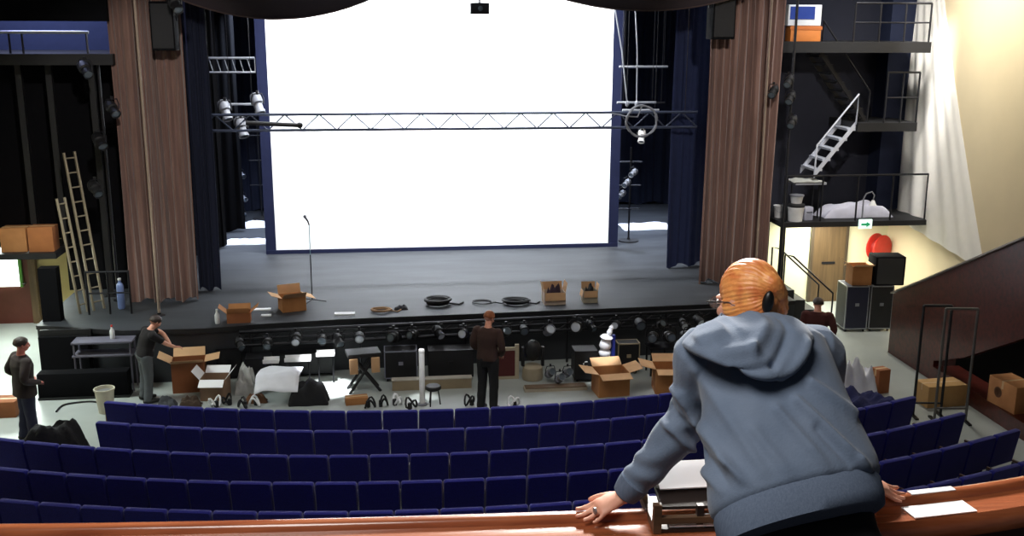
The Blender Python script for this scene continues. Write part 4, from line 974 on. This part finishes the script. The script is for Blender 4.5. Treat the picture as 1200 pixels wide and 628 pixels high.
G().lathe([(.13, 0), (.17, .42), (.185, .43), (.185, .46), (.165, .46), (.16, .42), (.12, .03)], n=24).build('bin_body', mat('bin_cream', (206, 200, 180), .5), t); G().lathe([(.10, .30), (.155, .40)], n=20).build('bin_liner', mat('bin_liner', (120, 120, 118), .5), t)
t = thing('hose_loop', 'black hose looping over the floor to the waste bin', 'hose', Z(92, 479, 0)); G().tube(crom([(-.35, -.15, .02), (-.3, .2, .02), (.1, .32, .02), (.4, .2, .02), (.75, .1, .02)], 6), .016, 6).build('hose', black, t)
G().cyl((.75, .1, .02), (.82, .08, .02), .022, n=8).build('connector', steel, t)
cardbox('brown carton on the aisle floor behind the man in the suit jacket', Z(2, 490, 0) + V((0, .2, 0)), (.5, .4, .3), 0, False, m=orangem)
cardbox('small brown carton against the off-white waste bin', Z(130, 491, 0) + V((.06, -.1, 0)), (.2, .16, .3), 0, False, m=mat('dull_brown', (120, 90, 60), .8))
# cartons and bags round the crew member
cardbox('orange-brown open carton beside the crew member in the black T-shirt', Z(222, 458, 0) + V((0, .12, 0)), (.62, .45, .6), 6, True, m=orangem, m2=card2, flap=(30, 40, 30, 10))
cardbox('pale cardboard carton with a white lining in front of the orange-brown one', Z(252, 468, 0) + V((0, .12, 0)), (.48, .42, .42), -5, True, m=mat('dusty_card', (150, 120, 96), .85), m2=paper, flap=(-30, 30, 50, 50))
crumple('plastic_bag', 'clear grey plastic bag standing next to the cartons', 'bag', Z(287, 464, 0) + V((.0, .2, 0)), (.4, .36, .95), plastic, 41, rough=.4)
flight_case('black case directly behind the white sheet', Z(305, 450, 0) + V((0, -.02, 0)), (.5, .4, .6), 4, edgem=darkmetal)
crumple('holdall', 'black holdall on the lit floor under the white paper', 'bag', Z(362, 472, 0) + V((0, .03, 0)), (.72, .42, .72), bagm, 42, rough=.25)
tag(G().sheet([[(x + .1 * y, y, .5 + .03 * math.sin(9 * x) * math.cos(7 * y) - 1.1 * max(0, -y - .12) - .25 * max(0, abs(x) - .25)) for x in [(-.4 + .08 * i) for i in range(11)]] for y in [(-.36 + .06 * j) for j in range(12)]], .006, (0, -.3, 1)).build('white_sheet', whitesheet, None, loc=Z(328, 470, 0) + V((0, .08, .06)), angle=80), 'white sheet draped on top of the black holdall', 'sheet')
for i, (px_, py_, w, w_) in enumerate([(319, 418, .3, 'shortest, nearest the ladder side'), (350, 416, .5, 'longest of three'), (382, 410, .36, 'nearest the middle')]):
    q = Z(px_, py_, .62) - V((0, .2, 0)); t = thing('white_tray', f'white metal tray glowing under the stage-front truss, {w_}', 'tray', q - V((0, 0, .62)))
    G().span((-w / 2, -.1, .58), (w / 2, .1, .6)).span((-w / 2, -.1, .6), (w / 2, -.09, .66)).span((-w / 2, .09, .6), (w / 2, .1, .66)).build('tray_body', white, t)
    for x in (-w / 2 + .04, w / 2 - .04): G().cyl((x, 0, 0), (x, 0, .58), .015, n=8).build('leg', darkmetal, t)
for i, (px_, py_, sx, sy, sz, m_, w_) in enumerate([(224, 475, .4, .2, .28, mat('umber_cloth', (74, 58, 46), .9, bump=.4), 'in front of the two open cartons'), (300, 471, .42, .2, .26, mat('brown_cloth', (110, 74, 48), .9, bump=.4), 'between the plastic bag and the holdall'), (196, 476, .36, .2, .3, mat('grey_cloth', (72, 74, 80), .9, bump=.4), 'at the feet of the crew member')]):
    crumple('crumpled_cloth', f'dull crumpled cloth on the floor {w_}', 'cloth', Z(px_, py_, 0), (sx, sy, sz), m_, 60 + i)
flight_case('black case under the stage edge behind the orange-brown carton', Z(228, 444, 0) + V((.1, .12, 0)), (.7, .36, .7), 3, edgem=darkmetal)
flight_case('black case under the stage edge behind the plastic bag', Z(268, 442, 0) + V((.05, .02, 0)), (.5, .36, .66), 3, edgem=darkmetal)
flight_case('long black case under the white metal trays', Z(360, 440, 0) + V((0, .05, 0)), (1.1, .3, .5), 3, edgem=darkmetal)
bottle('yellow bottle standing on the black case behind the orange-brown carton', Z(228, 444, 0) + V((-.05, .1, .702)), 1.0, yellowm, white)
# middle
t = thing('folding_stand', 'black folding stand with pale end pads before the stage', 'stand', Z(428, 464, 0) + V((0, .2, 0)), 10)
for a_, b_ in (((-.3, 0, 0), (.25, .05, .75)), ((.3, 0, 0), (-.25, .05, .75)), ((-.3, .3, 0), (.25, .3, .75)), ((.3, .3, 0), (-.25, .3, .75))): G().cyl(a_, b_, .03, n=8).build('leg', black, t)
G().span((-.32, -.05, .72), (.32, .36, .8)).build('top_board', black, t, bevel=.01)
for x in (-.22, .2): G().span((x - .08, -.11, .42), (x + .08, -.05, .72)).build('pad', card2, t, bevel=.01)
cardbox('flattened brown carton on the floor under the folding stand', Z(418, 472, 0) + V((0, -.02, 0)), (.42, .2, .14), 8, False)
flight_case('wide black case left of the white upright post', Z(470, 443, 0) + V((0, -.02, 0)), (.66, .4, .64), 0, edgem=mat('lilac_edge', (150, 152, 168), .4, .4))
t = thing('low_plinth', 'long beige plinth board on the floor under the black cases', 'plinth', Z(490, 458, 0) + V((0, .1, 0))); pb = mat('beige_board', (150, 134, 108), .7)
G().span((-.5, -.05, 0), (1.05, .1, .2)).build('board', pb, t); G().span((-.51, -.06, .2), (1.06, .11, .22)).build('top_strip', mat('pale_strip', (186, 180, 168), .6), t)
t = thing('white_post', 'glossy white upright post standing before the stage', 'post', Z(495, 474, 0))
G().cyl((0, 0, .02), (0, 0, 1.05), .055, n=14).build('shaft', white, t); G().lathe([(.1, 0), (.1, .02), (.06, .04)]).build('base', grey, t); G().lathe([(.058, 1.05), (.05, 1.09), (.01, 1.1)]).build('cap', white, t)
flight_case('black case between the white post and the man in the dark brown jumper', Z(528, 442, 0) + V((0, -.02, 0)), (.9, .4, .64), 0, edgem=darkmetal)
t = thing('low_stool', 'small dark stool in front of the white post', 'stool', Z(508, 474, 0))
G().lathe([(.13, .3), (.15, .32), (.15, .36), (.13, .38)]).build('seat', black, t)
for k in range(3): G().cyl((.09 * math.cos(2.1 * k), .09 * math.sin(2.1 * k), .3), (.13 * math.cos(2.1 * k), .13 * math.sin(2.1 * k), 0), .014, n=6).build('leg', darkmetal, t)
t = thing('picture_case', 'red-brown panel with a cream frame leaning behind the man in the dark brown jumper', 'panel', Z(596, 446, 0) + V((0, .1, 0)))
G().span((-.2, 0, .06), (.14, .05, .6)).build('panel', mat('oxblood', (84, 30, 30), .5), t); G().span((.14, -.01, 0), (.22, .06, .72)).span((-.26, -.01, .6), (.14, .06, .66)).span((-.26, -.01, 0), (.14, .06, .06)).build('frame', mat('frame_cream', (176, 164, 140), .6), t)
t = thing('moving_light', 'black moving head light on a beige base before the stage', 'stage light', Z(625, 446, 0) + V((0, .12, 0)))
G().lathe([(.2, 0), (.22, .05), (.2, .26), (.14, .3)]).build('base', mat('beige_base', (168, 156, 132), .6), t)
for x in (-1, 1): G().span((x * .2 - .03, -.06, .28), (x * .2 + .03, .06, .68)).build('arm', black, t, bevel=.01)
G().ell((0, 0, .6), (.17, .17, .24), (20, 0, 0), 18, 12).build('head', black, t)
t = thing('low_platform', 'low cream board lying on the floor beside the moving head light', 'board', Z(652, 459, 0) + V((0, .12, 0))); G().span((-.62, -.1, 0), (.62, .1, .07)).build('board', mat('cream_board', (178, 166, 146), .6), t); G().span((-.6, -.105, .07), (.6, .105, .085)).build('edge_strip', mat('brown_strip', (110, 90, 70), .6), t)
for i, (px_, py_, w_) in enumerate([(644, 418, 'first'), (655, 424, 'second'), (664, 418, 'third')]):
    q = Z(px_, py_, .5); lantern(f'grey lantern standing between the moving head light and the marked case, {w_} in line', (q.x, q.y - .12, .2), (.2, -.8, .5), .74, body=grey)
c_ = flight_case('black case with a small white figure painted on it', Z(684, 444, 0) + V((0, -.02, 0)), (.46, .4, .66), 0, edgem=black)
G().span((-.02, -.208, .26), (.025, -.202, .45)).span((-.05, -.208, .26), (.055, -.202, .29)).prism([(-.02, .45), (-.065, .40), (-.055, .375), (-.02, .4)], -.208, -.202, 'y').build('painted_mark', paper, c_)
t = thing('wrapped_roll', 'white plastic-wrapped roll standing beside the marked black case', 'roll', Z(711, 448, 0) + V((0, .1, 0)))
G().tube(crom([(0, 0, 0), (.02, 0, .3), (-.03, .02, .6), (.0, 0, .95)], 6), [.11 + .02 * math.sin(i * 2.3) for i in range(19)], 14).build('wrap', whitesheet, t); G().tube(crom([(.02, 0, .9), (.06, -.02, 1.05), (.1, 0, 1.16)], 4), [.05, .06, .04, .06, .05, .04, .05, .03, .02], 10).build('loose_end', whitesheet, t)
G().span((.1, -.02, .35), (.17, .06, .95)).build('blue_tube', mat('blue_tube', (30, 44, 130), .5), t)
flight_case('black case with beige edges behind the big cartons', Z(733, 434, 0) + V((0, -.1, 0)), (.46, .3, .66), 0, edgem=mat('beige_edge', (160, 146, 120), .5))
cardbox('big open cardboard carton nearer the marked black case', Z(722, 466, 0) + V((-.05, .3, 0)), (.62, .5, .46), 5, True, m2=mat('pale_carton_flap', (216, 172, 128), .85), flap=(-12, 30, 12, 15))
cardbox('big open cardboard carton nearer the woman at the rail', Z(790, 463, 0) + V((.0, .3, 0)), (.66, .5, .5), -6, True, m2=mat('pale_carton_flap', (216, 172, 128), .85), flap=(-10, 25, 14, 30))
t = thing('rack_table', 'dark equipment table full of gear behind the big cartons', 'table', Z(788, 440, 0) + V((0, .2, 0)))
G().span((-.5, -.22, .56), (.7, .22, .6)).build('table_top', darkmetal, t)
for x in (-.45, .65):
    for y in (-.19, .19): G().cyl((x, y, 0), (x, y, .56), .022, n=8).build('leg', darkmetal, t)
crumple('tinted_sheet', 'pale teal plastic sheet hanging under the equipment table', 'sheet', Z(793, 440, 0) + V((0, .2, 0)), (.7, .28, .42), mat('teal_plastic', (150, 172, 176), .3, bump=.4, bscale=10), 51)
for i, (dx, w_) in enumerate([(-.4, 'first'), (-.05, 'second'), (.35, 'third')]):
    lantern(f'dark lantern standing on the equipment table, {w_} from the cartons', t.location + V((dx, -.05, .6 + .18)), (.3 * (i - 1), -.9, .2), 1.0)
# small loose pieces on the floor just beyond the front row
for i in range(12):
    if i in (0, 5): continue
    px_ = [236, 252, 266, 284, 298, 312, 434, 450, 466, 482, 602, 550][i]; q = Z(px_, 478 - (i % 3) * 2, 0)
    w_ = ['beside the pale carton', 'under the pale carton', 'before the plastic bag', 'left of the holdall strap', 'between bag and holdall', 'by the holdall', 'under the folding stand', 'beside the folding stand', 'at the wide black case', 'before the beige plinth', 'at the feet of the auburn-haired person', 'behind the auburn-haired person'][i]
    t = thing('cable_hank', f'short looped cable hank on the floor {w_}', 'cable', q, i * 37)
    G().tube([(.11 * math.cos(a_), .07 * math.sin(a_), .10 + .085 * math.sin(a_ * 2 + i)) for a_ in [2 * PI * k / 16 for k in range(16)]], .02, 6, closed=True).build('loop', paper if i in (1, 4, 5, 8, 10) else darkmetal, t)
    G().span((-.03, -.09, 0), (.03, -.03, .12)).build('plug', black, t)

# ================================================================ LIGHT
def area(name, loc, target, size, power, col=(1, 1, 1), spread=180, sy=None):
    l = bpy.data.lights.new(name, 'AREA'); l.energy = power; l.color = col; l.shape = 'RECTANGLE'; l.size = size; l.size_y = sy or size; l.spread = R(spread)
    o = bpy.data.objects.new(name, l); COL.objects.link(o); o.location = loc
    o.rotation_euler = (V(target) - V(loc)).to_track_quat('-Z', 'Y').to_euler(); return o
def spot(name, loc, target, power, angle, col=(1, 1, 1), blend=.4, r=.08):
    l = bpy.data.lights.new(name, 'SPOT'); l.energy = power; l.color = col; l.spot_size = R(angle); l.spot_blend = blend; l.shadow_soft_size = r
    o = bpy.data.objects.new(name, l); COL.objects.link(o); o.location = loc
    o.rotation_euler = (V(target) - V(loc)).to_track_quat('-Z', 'Y').to_euler(); return o
area('screen_wash_light', (1.5, 24.2, 9.3), (1.5, 26.6, 3.2), 8.0, 1500, (.93, .97, 1), 100, .5)
area('house_light', (1.0, 13.5, 9.3), (1.0, 14.5, 0), 9, 330, (1, .96, .9), 130, 6)
area('balcony_house_light', (-.8, 1.8, 9.3), (1.1, 2.8, 5.5), 2.0, 125, (1, .97, .93), 150)
area('front_house_light', (1.9, 9.4, 9.3), (1.3, 2.8, 5.5), 1.4, 900, (1, .96, .9), 120)
area('side_wall_light', (10.8, 20.6, 9.2), (12.8, 20.6, 3.5), 2.4, 220, (1, .95, .84), 130, .8)
spot('drape_spot', (11.6, 21.6, 9.2), (12.7, 23.3, 4.6), 1700, 30, (1, .98, .94), .6, .15)
area('side_stage_fill', (10.4, 20.9, 9.2), (10.4, 24.5, 4.0), 1.2, 60, (.85, .9, 1), 110)  # added fill, no lamp of the theatre; lifts the dark side walls
area('platform_light', (10.8, 23.4, 2.3), (10.9, 23.5, 0), 1.6, 150, (1, 1, .86), 170, .8)
area('passage_light', (-8.2, 22.8, 2.1), (-8.0, 21.5, 0), 1.4, 170, (.9, 1, .93), 170)
area('aisle_light', (-7.6, 18.6, 6.0), (-7.2, 18.6, 0), 1.6, 190, (.9, 1, .94), 110)
area('gallery_light', (-7.4, 23.0, 9.0), (-7.4, 24.9, 6.8), 1.5, 300, (.55, .62, 1))
area('wing_light_left', (-3.6, 29.6, 7.5), (-3.8, 29.2, 0), .9, 260, (.68, .79, 1), 80)
area('wing_light_right', (6.7, 29.4, 7.5), (6.8, 28.8, 0), .9, 260, (.68, .79, 1), 80)
spot('floor_spot', (-1.6, 17.0, 9.2), Z(385, 455, 0), 26000, 7.5, (.95, .98, 1), .5)
spot('curtain_fill_left', (-2.5, 12.0, 9.2), (-4.85, 22, 4.6), 2000, 34, (1, .95, .9), .6, .2)  # added light that brightens the ladder side curtain
spot('curtain_fill_right', (5.5, 12.0, 9.2), (8.0, 22.3, 4.8), 2100, 34, (1, .95, .9), .6, .2)  # added light that brightens the curtain by the platform
spot('pit_spot', (3.2, 16.5, 9.2), Z(706, 430, .3), 6000, 5, (.95, .98, 1), .6)
spot('post_spot', (.2, 16.5, 9.2), Z(495, 445, .4), 5000, 4, (.95, .98, 1), .6)
area('stage_fill', (1.5, 20.0, 9.3), (1.5, 21.5, 1), 6, 30, (.86, .92, 1), 140, 1.5)
w = bpy.data.worlds.new('world'); scene.world = w; w.use_nodes = True
w.node_tree.nodes['Background'].inputs['Color'].default_value = (.5, .55, .65, 1); w.node_tree.nodes['Background'].inputs['Strength'].default_value = .09

scene.view_settings.view_transform = 'Standard'; scene.view_settings.look = 'None'; scene.view_settings.gamma = 1; scene.view_settings.exposure = 0.0
scene.view_settings.use_curve_mapping = False
